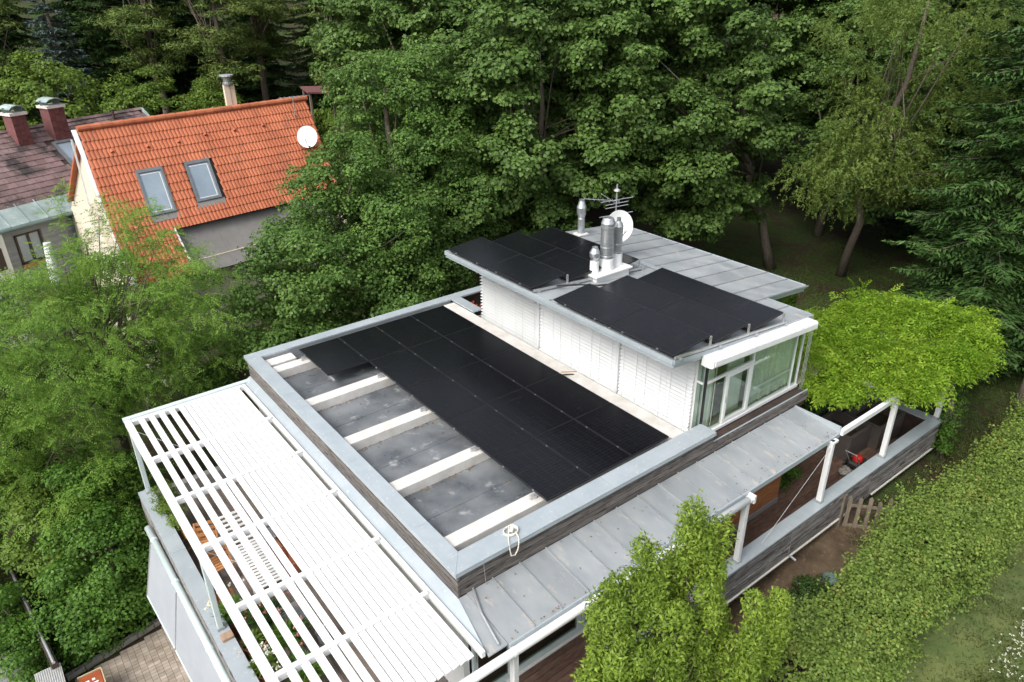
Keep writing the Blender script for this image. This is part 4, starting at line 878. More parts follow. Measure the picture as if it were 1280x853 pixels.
# raised timber platform and wooden box beside the glass room
PF = root('timber_platform', (8.6, 1.9, DZ), 'raised pale timber platform beside the glass room', 'platform')
MB().box(7.5, 9.2, 1.0, 3.2, DZ, -2.58).build('base', M['paledeck'], PF)
for j in range(17): MB().bbox(7.48, 9.22, 1.0+j*.13, 1.124+j*.13, -2.579, -2.55, .004).build('plank', M['paledeck'], PF)
planter(9.3, 10.6, 2.3, 2.9, DZ, -2.15, 'reddish wooden planter box standing by the glass room', 'siding', name='wooden_planter', group=None)
po = root('flower_bowl', (8.35, 2.9, -2.55), 'small red clay bowl on the timber platform', 'bowl'); MB().lathe((8.35, 2.9, -2.55), [(.08, 0), (.17, .12), (.17, .15), (.14, .15), (.12, .08), (0, .08)], 16).build('bowl', M['redplastic'], po, smooth=True)
# lawn mower
LM = root('lawn_mower', (9.85, -1.0, DZ), 'small red and black lawn mower with a pale handle on the right terrace', 'mower')
MB().bbox(9.62, 10.12, -1.18, -.82, DZ+.07, DZ+.22, .05).build('deck_housing', M['blackplastic'], LM)
MB().lathe((9.84, -1.0, DZ+.221), [(.13, 0), (.13, .08), (.08, .14), (0, .15)], 14).build('motor_cover', M['redplastic'], LM, smooth=True)
for x in (9.66, 10.08):
    for y in (-1.22, -.78): MB().tube([(x, y-.025, DZ+.085), (x, y+.025, DZ+.085)], .085, 14).build('wheel', M['blackplastic'], LM)
MB().tube([(9.70, -.86, DZ+.2), (9.42, -.84, DZ+.62), (9.42, -1.14, DZ+.62), (9.70, -1.14, DZ+.2)], .016, 8).build('handle', M['alu'], LM)
MB().bbox(9.78, 10.25, -1.4, -1.24, DZ+.0, DZ+.22, .03).build('grass_bag', M['blackplastic'], LM)
# field stone
def rock(name, c, r, label, mat='stone', seed=0):
    rr = np.random.default_rng(seed); m = MB(); n_, k_ = 12, 6; vs = []
    for i in range(k_+1):
        ph = -math.pi/2+math.pi*i/k_
        for j in range(n_):
            t = 2*math.pi*j/n_; s = 1+rr.uniform(-.15, .15); vs.append((c[0]+r[0]*s*math.cos(t)*math.cos(ph), c[1]+r[1]*s*math.sin(t)*math.cos(ph), c[2]+r[2]*(1+math.sin(ph))*.5*s))
    m.add(vs, [(i*n_+j, i*n_+(j+1) % n_, (i+1)*n_+(j+1) % n_, (i+1)*n_+j) for i in range(k_) for j in range(n_)])
    o = m.build(name, M[mat], None, org=c); return tag(o, label, 'stone')
rock('field_stone', (9.32, -.98, DZ), (.2, .15, .2), 'grey field stone lying left of the lawn mower')

# picket gate below the terrace wall
PGt = root('picket_gate', (8.35, -2.4, -3.75), 'weathered wooden picket gate between the terrace wall and the hedge', 'gate')
ga, gb2 = V(7.95, -1.86, 0), V(8.95, -3.05, 0); gd = (gb2-ga)/np.linalg.norm(gb2-ga); gn = V(-gd[1], gd[0], 0)
for k in range(8):
    c_ = ga+(gb2-ga)*(k/7); z0 = -3.86+.03*math.sin(k*2.1); h_ = 1.16+.06*math.sin(k*3.7)
    m = MB(); a = gd*.045; b_ = gn*.012; zt_ = z0+h_; tl = gd*.01*math.sin(k)
    m.hexa([c_-a-b_+V(0, 0, z0), c_+a-b_+V(0, 0, z0), c_+a+b_+V(0, 0, z0), c_-a+b_+V(0, 0, z0), c_-a-b_+tl+V(0, 0, zt_-.05), c_+a-b_+tl+V(0, 0, zt_-.05), c_+a+b_+tl+V(0, 0, zt_-.05), c_-a+b_+tl+V(0, 0, zt_-.05)])
    m.hexa([c_-a-b_+tl+V(0, 0, zt_-.05), c_+a-b_+tl+V(0, 0, zt_-.05), c_+a+b_+tl+V(0, 0, zt_-.05), c_-a+b_+tl+V(0, 0, zt_-.05), c_-a*.2-b_+tl+V(0, 0, zt_), c_+a*.2-b_+tl+V(0, 0, zt_), c_+a*.2+b_+tl+V(0, 0, zt_), c_-a*.2+b_+tl+V(0, 0, zt_)])
    m.build('picket', M['fencewood'], PGt)
for z_ in (-3.58, -2.98): MB().bar(ga-gd*.05+gn*.03+V(0, 0, z_), gb2+gd*.05+gn*.03+V(0, 0, z_), .035, .07).build('rail', M['fencewood'], PGt)
MB().bar(ga-gd*.15+V(0, 0, -3.95), ga-gd*.15+V(0, 0, -2.66), .1, .1).build('gate_post', M['fencewood'], PGt)
tt = tag(MB().lathe((6.25, -2.55, gz(6.25, -2.55)), [(.17, -.02), (.19, .06), (.15, .11), (.05, .13), (0, .13)], 14).build('water_tray', M['greenmetal'], None, smooth=True), 'small green plastic lid lying on the bare soil below the terrace', 'lid')

# ------------------------------------------------------------------ things on the left terrace
def folding_chair(x, y, rz, lean, label, seatmat='teak'):
    o = root('folding_chair', (x, y, DZ), label, 'chair', 'wooden folding chairs on the left terrace'); o.rotation_euler = (0, lean, rz)
    org = (x, y, DZ)
    def a(name, m): 
        me = m.mesh(name, M[seatmat]); inst(name, me, o, org)
    for s in (-.22, .22):
        a('leg', MB().bar((-.22, s, .0), (.16, s, .86), .035, .022)); a('leg', MB().bar((.24, s*.9, .0), (-.12, s*.9, .46), .035, .022))
    for k in range(5): a('seat_slat', MB().bar((-.17+k*.085, -.21, .45), (-.17+k*.085, .21, .45), .06, .016))
    for k in range(3): a('back_slat', MB().bar((.055+k*.05, -.21, .60+k*.11), (.055+k*.05, .21, .60+k*.11), .016, .075))
    return o
folding_chair(-4.62, 6.25, R(70), 0, 'oiled wooden folding chair beside the white slatted lounger, far one')
folding_chair(-4.62, 5.35, R(95), 0, 'oiled wooden folding chair beside the white slatted lounger, near one')
folding_chair(-4.90, 6.75, R(180), R(-14), 'wooden folding chair leaning folded against the drive-side parapet')
folding_chair(-4.95, 4.35, R(175), R(-10), 'wooden folding chair half hidden behind the grass-like pot plant')
WL = root('slatted_lounger', (-4.0, 5.3, DZ), 'white slatted garden lounger under the opened louvres', 'lounger')
for k in range(22): MB().bbox(-4.28, -3.72, 4.15+k*.108, 4.225+k*.108, -2.83+(.05*max(0, k-14)), -2.81+(.05*max(0, k-14)), .004).build('slat', M['white'], WL)
for s in (-4.3, -3.70): MB().bar((s, 4.12, -2.85), (s, 6.5, -2.85), .04, .06).build('side_rail', M['white'], WL)
for s in (-4.3, -3.70):
    for y in (4.25, 6.3): MB().bar((s, y, DZ), (s, y, -2.88), .045, .045).build('leg', M['white'], WL)
MC = root('metal_chair', (-3.55, 5.65, DZ), 'grey folded metal chair standing beside the white lounger', 'chair')
for s in (-.2, .2):
    MB().tube([(-3.55+s, 5.35, DZ), (-3.55+s, 5.9, -2.35)], .014, 6).build('leg', M['galv'], MC); MB().tube([(-3.55+s, 5.95, DZ), (-3.55+s, 5.45, -2.75)], .014, 6).build('leg', M['galv'], MC)
for k in range(6): MB().bar((-3.75, 5.42+k*.07, -2.76), (-3.35, 5.42+k*.07, -2.76), .045, .012).build('seat_slat', M['galv'], MC)
for k in range(3): MB().bar((-3.75, 5.78+k*.045, -2.55+k*.09), (-3.35, 5.78+k*.045, -2.55+k*.09), .012, .05).build('back_slat', M['galv'], MC)
def crate(x, y, z, w_, l_, h_, label):
    o = root('wooden_crate', (x, y, z), label, 'crate', 'brown wooden crates on the left terrace')
    for k in range(3):
        z0 = z+k*h_/3+.005
        for yy in (y-l_/2, y+l_/2-.02): MB().box(x-w_/2, x+w_/2, yy, yy+.02, z0, z0+h_/3-.02).build('slat', M['terracotta'], o)
        for xx in (x-w_/2, x+w_/2-.02): MB().box(xx, xx+.02, y-l_/2+.021, y+l_/2-.021, z0, z0+h_/3-.02).build('slat', M['terracotta'], o)
    MB().box(x-w_/2+.021, x+w_/2-.021, y-l_/2+.021, y+l_/2-.021, z+.002, z+.02).build('base', M['terracotta'], o)
crate(-3.1, 5.5, DZ, .5, .7, .35, 'brown wooden crate nearest the house wall on the left terrace'); crate(-3.45, 4.8, DZ, .42, .6, .32, 'brown wooden crate beside the grey metal chair')
def pot(x, y, r, h_, label, mat='terracotta', name='plant_pot', z=DZ, cat='pot', group='terracotta pots along the left parapet'):
    o = root(name, (x, y, z), label, cat, group)
    MB().lathe((x, y, z), [(0, 0.001), (r*.68, 0.001), (r*.95, h_*.82), (r*1.06, h_*.83), (r*1.06, h_), (r*.93, h_), (r*.88, h_*.8)], 22).build('body', M[mat], o, smooth=False)
    MB().lathe((x, y, z), [(r*.89, h_*.8), (0, h_*.82)], 22).build('soil', M['soil'], o); return o
pot(-4.80, 2.85, .24, .48, 'terracotta pot with thin grassy plant, second from the post'); pot(-4.82, 2.12, .26, .5, 'terracotta pot holding a yellow-flowered plant, nearest to the viewer')
pot(-4.88, 3.72, .2, .42, 'terracotta pot with arching leaves at the pergola post'); pot(-4.4, 3.25, .2, .38, 'terracotta pot of pink roses beside the parapet row', group=None)
pot(-4.3, 1.75, .2, .35, 'terracotta pot of low green herbs on the boards', group=None)
BK = root('zinc_bucket', (-3.62, 2.45, DZ), 'empty grey zinc bucket on the left terrace floor', 'bucket')
MB().lathe((-3.62, 2.45, DZ), [(0, .01), (.10, .01), (.14, .27), (.15, .28), (.135, .27), (.095, .02), (0, .02)], 18).build('body', M['galv'], BK); MB().tube([(-3.62+.14*math.cos(t), 2.45+.05*math.sin(t)*0, DZ+.27+.0) if False else (-3.62+.145*math.cos(t), 2.45, DZ+.27+.12*math.sin(t)) for t in np.linspace(0, math.pi, 9)], .006, 5).build('handle', M['galv'], BK)
SB = tag(MB().bbox(-4.05, -3.6, 3.15, 3.75, DZ+.001, DZ+.05, .01).build('paving_slab', M['galv'], None, org=(-3.8, 3.4, DZ)), 'grey square slab lying on the left terrace boards', 'slab')
tag(MB().bbox(-5.30, -5.08, 3.02, 3.20, LZ+.001, LZ+.07, .01).build('wood_block', M['paledeck'], None, org=(-5.2, 3.1, LZ)), 'small pale wooden block on the coping at the pergola post', 'block')

# ------------------------------------------------------------------ drive, wall and boxes at lower left
dv = tag(MB().add([(-8.1, -6, -5.985), (-5.31, -6, -5.985), (-5.31, 8.0, -5.985), (-8.1, 7.4, -5.985)], [(0, 1, 2, 3)]).build('driveway', M['soil'], None), kind='structure')
pv = MB()
for j in range(62):
    for i in range(19):
        x0 = -8.02+i*.143; y0 = 1.6+j*.104
        if y0+.15 > 7.45+.2*(x0+8.1): continue
        pv.box(x0, x0+.136, y0, y0+.097, -5.984, -5.945+.005*rnd.random())
tag(pv.build('paver_field', M['paver'], dv), kind='stuff')
kb = root('kerb', (-7.0, 7.75, -6), 'row of low kerb stones edging the paved drive under the shrubs', 'kerb')
for k in range(7):
    x0 = -8.0+k*.4; y0 = 7.5+.2*(x0+8.1)
    MB().hexa([(x0, y0, -6.02), (x0+.385, y0+.077, -6.02), (x0+.36, y0+.2, -6.02), (x0-.03, y0+.12, -6.02), (x0, y0, -5.86+.02*rnd.random()), (x0+.385, y0+.077, -5.86), (x0+.36, y0+.2, -5.87), (x0-.03, y0+.12, -5.86)]).build('kerb_stone', M['stone'], kb)
tag(MB().add([(-30, -20, -5.96), (-8.75, -20, -5.96), (-8.75, 9.5, -5.96), (-9.4, 14, -5.96), (-30, 16, -5.96)], [(0, 1, 2, 3, 4)]).build('road', M['asphalt'], None), kind='structure')
gw = root('garden_wall', (-8.35, 9.7, -6), 'low dark boundary wall with a pale metal cap among the shrubs', 'wall')
MB().hexa([(-8.16, 7.2, -6.1), (-8.02, 7.2, -6.1), (-8.52, 12.2, -6.1), (-8.66, 12.2, -6.1), (-8.16, 7.2, -5.04), (-8.02, 7.2, -5.04), (-8.52, 12.2, -5.04), (-8.66, 12.2, -5.04)]).build('panel', M['darkwood'], gw)
MB().tube([(-8.09, 7.2, -5.0), (-8.59, 12.2, -5.0)], .035, 8).build('cap_rail', M['alu'], gw)
bs = root('bin_shelter', (-8.25, 6.95, -6), 'grey ribbed metal bin shelter at the end of the boundary wall', 'shelter')
MB().box(-8.45, -8.04, 6.45, 7.28, -5.98, -5.26).build('body', M['galv'], bs); 
MB().hexa([(-8.50, 6.40, -5.26), (-7.99, 6.40, -5.26), (-7.99, 7.32, -5.22), (-8.50, 7.32, -5.22), (-8.50, 6.40, -5.22), (-7.99, 6.40, -5.22), (-7.99, 7.32, -5.18), (-8.50, 7.32, -5.18)]).build('lid', M['strip'], bs)
for k in range(12): MB().hexa([(-8.49+k*.042, 6.4, -5.219), (-8.475+k*.042, 6.4, -5.219), (-8.475+k*.042, 7.31, -5.179), (-8.49+k*.042, 7.31, -5.179), (-8.49+k*.042, 6.4, -5.205), (-8.475+k*.042, 6.4, -5.205), (-8.475+k*.042, 7.31, -5.165), (-8.49+k*.042, 7.31, -5.165)]).build('lid_rib', M['galv'], bs)
rb = root('rust_red_box', (-7.55, 6.5, -5.95), 'rust-red box with pale edges and white lettering at the shrub edge', 'box')
MB().bbox(-7.78, -7.32, 6.1, 6.85, -5.95, -5.42, .02).build('body', M['rust'], rb)
MB().box(-7.79, -7.31, 6.852, 6.872, -5.6, -5.40).build('edge_strip', M['brass'], rb); MB().box(-7.318, -7.298, 6.1, 6.85, -5.6, -5.40).build('edge_strip', M['brass'], rb)
mk = MB()
for a, b_, c_, d_ in ((-7.62, -7.585, 6.5, 6.66), (-7.66, -7.62, 6.61, 6.66), (-7.53, -7.47, 6.60, 6.66), (-7.52, -7.42, 6.5, 6.54)): mk.box(a, b_, c_, d_, -5.4195, -5.4165)
mk.build('lettering', M['white'], rb)
# folded parasol in the neighbour's garden
FP = root('folded_parasol', (-5.0, 19.2, -5.9), 'closed white parasol standing in front of the grey boarded wall', 'parasol')
MB().tube([(-5.12, 19.0, -5.9), (-5.0, 19.2, .7)], .025, 6).build('pole', M['alu'], FP); MB().tube([(-5.1, 19.02, -.55), (-5.05, 19.1, .1), (-4.99, 19.2, .85)], [.16, .15, .12], 10).build('cloth', M['white'], FP)

# ------------------------------------------------------------------ vegetation helpers
def nrmz(a): return a/(np.linalg.norm(a, axis=-1, keepdims=True)+1e-9)
def leafquads(P, Nn, D, L, W, fold=0.12):
    """one folded rhombic leaf per row: P centre, Nn normal, D long axis"""
    Nn = nrmz(Nn); D = nrmz(D-(D*Nn).sum(-1, keepdims=True)*Nn); S = np.cross(Nn, D)
    L = np.broadcast_to(np.asarray(L, float), (len(P),))[:, None]; W = np.broadcast_to(np.asarray(W, float), (len(P),))[:, None]
    a = P-D*L*.5; b = P+S*W*.5+Nn*W*fold-D*L*.05; c = P+D*L*.5-Nn*L*.08; d = P-S*W*.5+Nn*W*fold-D*L*.05
    return np.stack([a, b, c, d], 1).reshape(-1, 3)
def leafobj(name, verts, mat, parent=None, org=(0, 0, 0)):
    k = len(verts)//4; me = npmesh(name, verts-np.asarray(org), np.arange(k*4).reshape(-1, 4), mat)
    o = bpy.data.objects.new(name, me); link(o, parent, org); return o
def shell_points(rng, blobs, n, lo=.78, hi=1.0, zmin=None, inner=.72):
    """points near the skin of a union of ellipsoids with outward directions"""
    bl = np.array(blobs, float); w_ = (bl[:, 3]*bl[:, 4]+bl[:, 3]*bl[:, 5]+bl[:, 4]*bl[:, 5]); w_ /= w_.sum()
    out_p, out_d = [], []; tot = 0
    while tot < n:
        k = rng.choice(len(bl), 4*n, p=w_); u = nrmz(rng.normal(size=(4*n, 3))); r = rng.uniform(lo, hi, (4*n, 1))
        p = bl[k, :3]+u*r*bl[k, 3:6]; d = nrmz(u/bl[k, 3:6])
        keep = np.ones(len(p), bool)
        for j in range(len(bl)):
            q_ = (((p-bl[j, :3])/bl[j, 3:6])**2).sum(1); keep &= (k == j) | (q_ > inner**2)
        if zmin is not None: keep &= p[:, 2] > zmin
        out_p.append(p[keep]); out_d.append(d[keep]); tot += keep.sum()
    return np.concatenate(out_p)[:n], np.concatenate(out_d)[:n]
def bough_leaves(rng, C, Dn, Rb, per, flat, L, W, up=.7, jit=.5, tail=.08, zlo=-.35, dz=-.25):
    nb = len(C); n = nb*per; u = rng.normal(size=(n, 3)); u = nrmz(u); u[:, 2] = np.where(u[:, 2] < zlo, -u[:, 2]*.6, u[:, 2]); u = nrmz(u)
    R_ = np.repeat(Rb, per)[:, None]; C_ = np.repeat(C, per, 0); D_ = np.repeat(Dn, per, 0)
    r = .45+.55*rng.random((n, 1))**.6; r = np.where(rng.random((n, 1)) < tail, r*1.3, r)
    sc = np.stack([np.ones(nb), np.ones(nb), flat*rng.uniform(.8, 1.25, nb)], 1); sc = np.repeat(sc, per, 0)
    P = C_+u*sc*R_*r-D_*0.0
    Nn = u/sc*.55+np.array([0, 0, up])+D_*.35+rng.normal(size=(n, 3))*jit
    D = u+rng.normal(size=(n, 3))*.5+np.array([0, 0, dz])
    s = rng.uniform(.55, 1.3, n)
    return leafquads(P, Nn, D, L*s, W*s)
def trunk_mesh(base, top, r0, r1, limbs, rng, mat='bark', n=9, wob=.12):
    """tapered wobbling stem and limbs to given points, one mesh"""
    m = MB(); base, top = V(*base), V(*top); pts = []; rs = []
    for k in range(9):
        t = k/8; p = base+(top-base)*t+V(rng.normal(0, wob), rng.normal(0, wob), 0)*math.sin(math.pi*t); pts.append(p); rs.append(r0*(1-t)**.7+r1*t+(r0*.25 if k == 0 else 0))
    m.tube(pts, rs, n)
    for q_ in limbs:
        q_ = V(*q_); t = min(.9, max(.25, rng.uniform(.3, .8))); a = base+(top-base)*t
        mid = (a+q_)/2+V(rng.normal(0, .15), rng.normal(0, .15), rng.uniform(0, .3)); rr = (r0*(1-t)+r1)*.36
        m.tube([a, mid, q_], [rr, rr*.6, rr*.2], 6)
    return m
def make_tree(name, label, cat, base, top, blobs, mat, nb, per, Rb, flat, L, W, seed, r0=.22, r1=.05, group=None, up=.7, jit=.5, nl=14, zmin=None, inner_frac=.25, crown='crown', lo=.74, barkmat='bark', zlo=-.35, tail=.08, lumps=None, dz=-.25, extra=None):
    rng = np.random.default_rng(seed); o = root(name, tuple(base), label, cat, group)
    if lumps:      # break the crown into rounded masses first
        LC, LD = shell_points(rng, blobs, lumps[0], .62, .95, zmin); lr = rng.uniform(lumps[1], lumps[2], lumps[0])
        blobs = [(*p, r_, r_, r_*.82) for p, r_ in zip(LC, lr)]
    C, Dn = shell_points(rng, blobs, nb, lo, 1.0, zmin); k = int(nb*inner_frac)
    if k:
        C2, D2 = shell_points(rng, blobs, k, .3, lo, zmin); C = np.concatenate([C, C2]); Dn = np.concatenate([Dn, D2])
    if extra is not None:
        C = np.concatenate([C, np.array(extra, float)]); Dn = np.concatenate([Dn, np.tile(np.array([[0, 0, 1.]]), (len(extra), 1))])
    Rr = rng.uniform(Rb[0], Rb[1], len(C))
    v = bough_leaves(rng, C, Dn, Rr, per, flat, L, W, up, jit, tail, zlo, dz); leafobj(crown, v, M[mat], o, tuple(base))
    pick = C[rng.choice(len(C), min(nl, len(C)), replace=False)]
    trunk_mesh(base, top, r0, r1, pick, rng).build('trunk', M[barkmat], o, smooth=True)
    return o
def copy_tree(src, loc, rz, sc, label, group=None):
    c = src.copy(); COL.objects.link(c); c.location = loc; c.rotation_euler = (0, 0, rz); c.scale = sc if hasattr(sc, '__len__') else (sc,)*3; c['label'] = label
    if group: c['group'] = group
    for ch in list(src.children):
        d = ch.copy(); COL.objects.link(d); d.parent = c
    return c
def frond_leaves(rng, P, D, Nn, Ln, k, lw, ll, droop=.25):
    """pinnate leaves: P base, D direction, Nn normal, Ln length, k leaflet pairs"""
    D = nrmz(D); Nn = nrmz(Nn-(Nn*D).sum(-1, keepdims=True)*D); S = np.cross(D, Nn); vs = []
    for i in range(k):
        t = (i+.6)/k; q_ = P+D*(Ln*t)[:, None]-Nn*(droop*Ln*t*t)[:, None]*1.0
        taper = (1-.55*abs(t-.45))
        for s in (-1, 1):
            d = S*s*.85+D*.5; l = ll*taper*rng.uniform(.8, 1.2, len(P)); c = q_+nrmz(d)*(l*.5)[:, None]
            vs.append(leafquads(c, Nn+S*s*.25+rng.normal(size=P.shape)*.2, d, l, lw*taper, .1))
    vs.append(leafquads(P+D*Ln[:, None]*1.03-Nn*(droop*Ln)[:, None], Nn, D, ll, lw, .1))
    return np.concatenate(vs)
def spruce(name, label, base, height, rad, mat, seed, levels=26, droop=.35, group=None, cardL=.26, cardW=.075, start=.06, dens=1.0, cat='conifer'):
    rng = np.random.default_rng(seed); o = root(name, tuple(base), label, cat, group); B = V(*base)
    Ps, Ns, Ds, Ls = [], [], [], []; bm_ = MB()
    bm_.tube([B, B+V(0, 0, height*.5), B+V(0, 0, height)], [height*.016+.05, height*.009+.02, .015], 9)
    for lv in range(levels):
        t = start+(1-start)*lv/levels; nbr = 7 if t < .7 else 5
        for bi in range(nbr):
            tt = min(.985, t+rng.uniform(-.5, .5)/levels); az = rng.uniform(0, 2*math.pi) if lv % 2 else 2*math.pi*(bi+rng.uniform(-.2, .2))/nbr+lv
            ln = rad*(1-tt)**.8*rng.uniform(.75, 1.1)+.1; d = V(math.cos(az), math.sin(az), 0); z0 = B[2]+height*tt
            n_ = max(5, int(ln/.13*dens)); u = (np.arange(n_)+.5)/n_
            zc_ = z0+ln*(.12*u-droop*1.4*u**1.3+droop*.75*u**2.6); px_ = B[:2][None]+d[:2][None]*(u*ln)[:, None]
            if ln > .6: bm_.tube([(*(B[:2]+d[:2]*ln*q_), z0+ln*(.12*q_-droop*1.4*q_**1.3+droop*.75*q_**2.6)) for q_ in (0, .35, .7, .95)], [.03, .022, .012, .005], 4, False)
            side = V(-d[1], d[0], 0)
            for s in (-1, 1):
                sl_ = ln*.36*(1-u)**.6*(u+.25)**.3+.10
                m_ = max(1, int(round(float(ln)*.36/.16)))
                for j in range(m_):
                    w_ = (j+.6)/m_
                    p = np.concatenate([px_, zc_[:, None]], 1)+side*(s*sl_*w_)[:, None]+d*(sl_*w_*.45)[:, None]-V(0, 0, 1)*(sl_*w_*w_*.35)[:, None]+rng.normal(0, .025, (n_, 3))
                    keep = (sl_*w_) > .12*j-.05
                    Ps.append(p[keep]); dd = side*s*.8+d*.65-V(0, 0, .28); Ds.append(np.broadcast_to(dd, p.shape)[keep]+rng.normal(0, .22, (keep.sum(), 3))); Ns.append(np.broadcast_to(V(0, 0, 1), p.shape)[keep]+rng.normal(0, .30, (keep.sum(), 3)))
            p = np.concatenate([px_, zc_[:, None]], 1); Ps.append(p); Ds.append(np.broadcast_to(d, p.shape)+rng.normal(0, .15, p.shape)); Ns.append(np.broadcast_to(V(0, 0, 1), p.shape)+rng.normal(0, .3, p.shape))
    P = np.concatenate(Ps); s = rng.uniform(.7, 1.25, len(P)); leafobj('crown', leafquads(P, np.concatenate(Ns), np.concatenate(Ds), cardL*s, cardW*s, .2), M[mat], o, tuple(base))
    bm_.build('trunk', M['bark'], o, smooth=True); return o
M['lf_maple'] = leafmat('maple_leaf', (0.051, 0.098, 0.023), (0.092, 0.164, 0.037), (0.163, 0.261, 0.066), .25, .45, (0.30, 0.06, 0.02), 1.345)
M['lf_field'] = leafmat('field_maple_leaf', (0.048, 0.107, 0.022), (0.099, 0.186, 0.039), (0.172, 0.285, 0.064), .3, .48)
M['lf_robinia'] = leafmat('robinia_leaf', (0.094, 0.194, 0.031), (0.177, 0.315, 0.048), (0.281, 0.430, 0.078), .4, .55)
M['lf_front'] = leafmat('hornbeam_leaf', (0.096, 0.166, 0.022), (0.203, 0.302, 0.041), (0.317, 0.429, 0.062), .35, .42)
M['lf_hedge'] = leafmat('hedge_leaf', (0.084, 0.143, 0.027), (0.170, 0.258, 0.050), (0.270, 0.346, 0.075), .3, .5, (0.34, 0.22, 0.06), 1.275, 2.2)
M['lf_gold'] = leafmat('yellow_green_leaf', (0.125, 0.250, 0.018), (0.225, 0.380, 0.030), (0.37, 0.50, 0.060), .45, .5)
M['lf_willow'] = leafmat('willow_leaf', (0.072, 0.118, 0.022), (0.130, 0.194, 0.037), (0.195, 0.264, 0.061), .35, .5)
M['lf_spruce'] = leafmat('spruce_needle', (0.022, 0.056, 0.015), (0.045, 0.098, 0.024), (0.090, 0.165, 0.039), .08, .6)
M['lf_blue'] = leafmat('blue_spruce_needle', (0.055, 0.088, 0.083), (0.094, 0.138, 0.127), (0.143, 0.187, 0.171), .08, .6)
M['lf_pine'] = leafmat('pine_needle', (0.052, 0.092, 0.020), (0.101, 0.158, 0.034), (0.194, 0.241, 0.058), .1, .6)
M['lf_shrub'] = leafmat('shrub_leaf', (0.038, 0.097, 0.013), (0.077, 0.169, 0.023), (0.140, 0.266, 0.041), .3, .5)
M['lf_dark'] = leafmat('dark_shrub_leaf', (0.018, 0.044, 0.010), (0.036, 0.081, 0.017), (0.072, 0.130, 0.029), .2, .4)
M['lf_light'] = leafmat('light_shrub_leaf', (0.073, 0.131, 0.020), (0.132, 0.213, 0.033), (0.198, 0.289, 0.050), .35, .5)

def G(x, y, dz=0): return (x, y, gz(x, y)+dz)
# trees right behind the house, left half: dense field maples
make_tree('field_maple', 'dense mid-green tree directly behind the back coping of the lower roof', 'tree', G(1.6, 13.6), (1.9, 13.4, 2.5), [(3.0, 12.9, .5, 2.5, 2.3, 3.0), (-.35, 12.0, -1.2, 1.4, 1.4, 2.0), (1.1, 12.4, -.2, 1.6, 1.6, 2.2), (4.4, 13.2, -1.2, 2.5, 2.2, 2.4)], 'lf_field', 620, 165, (.28, .55), .72, .098, .082, 11, r0=.2, up=.6, lumps=(84, .65, 1.2), inner_frac=.4)
make_tree('field_maple', 'taller lighter green tree right of the orange roof', 'tree', G(6.0, 15.8), (5.8, 15.6, 5.0), [(6.7, 15.3, 3.0, 2.0, 2.1, 3.1), (5.7, 16.3, 4.4, 1.0, 1.1, 1.8), (7.2, 15.0, .6, 2.2, 2.1, 2.8)], 'lf_field', 540, 165, (.28, .55), .72, .10, .084, 12, r0=.2, up=.6, lumps=(74, .65, 1.2), inner_frac=.4)
# big maples behind the upper storey
mp1 = make_tree('maple_tree', 'large dark maple rising behind the steel flues', 'tree', G(11.6, 14.2), (11.4, 13.9, 5.0), [(11.2, 13.6, 3.6, 3.7, 3.3, 4.6), (9.2, 14.2, 1.0, 2.6, 2.5, 3.4), (13.4, 13.2, 5.2, 2.6, 2.5, 3.4)], 'lf_maple', 430, 220, (.34, .66), .7, .15, .14, 21, r0=.21, up=.7, lumps=(52, .9, 1.6), inner_frac=.4)
mp2 = make_tree('maple_tree', 'large maple with leaning trunk at the edge of the dark lawn', 'tree', G(21.6, 9.7), (18.2, 11.0, 6.0), [(17.2, 11.0, 3.4, 3.5, 3.2, 5.2), (15.2, 11.6, 5.4, 2.8, 2.8, 3.4), (18.6, 10.4, .6, 2.5, 2.3, 2.4)], 'lf_maple', 430, 220, (.34, .66), .7, .15, .14, 22, r0=.21, up=.7, lumps=(52, .9, 1.6), inner_frac=.4)
for i, (x, y, rz, s, src, lb) in enumerate(((10.6, 21.5, 2.0, 1.05, mp1, 'tall maple in the second row, left of the flues'), (15.5, 21.5, .8, 1.15, mp1, 'tall maple in the second row, above the white dish'), (21.5, 19.5, 3.6, 1.15, mp1, 'tall maple in the second row behind the leaning trunk'), (28.5, 16.0, 5.0, 1.1, mp1, 'tall maple in the second row, behind the willow'), (27.5, 11.0, 1.2, .95, mp1, 'maple in deep shade behind the dark lawn'))):
    copy_tree(src, G(x, y), rz, s, lb, 'maples of the wood behind the house')
# third row to close the wood
for i, (x, y, rz, s) in enumerate(((16, 31, 1.9, 1.3), (21, 30, 3.1, 1.35), (28, 26, 4.4, 1.35), (35, 20, 5.2, 1.35), (38, 10, .9, 1.35), (40, 2, 2.6, 1.35), (25, 38, 3.9, 1.5), (36, 32, 1.1, 1.5), (46, 20, 2.2, 1.5), (48, 6, 4.0, 1.5))):
    copy_tree(mp1, G(x, y), rz, s, 'broadleaved tree in the dark far row of the wood', 'far broadleaved trees of the wood')
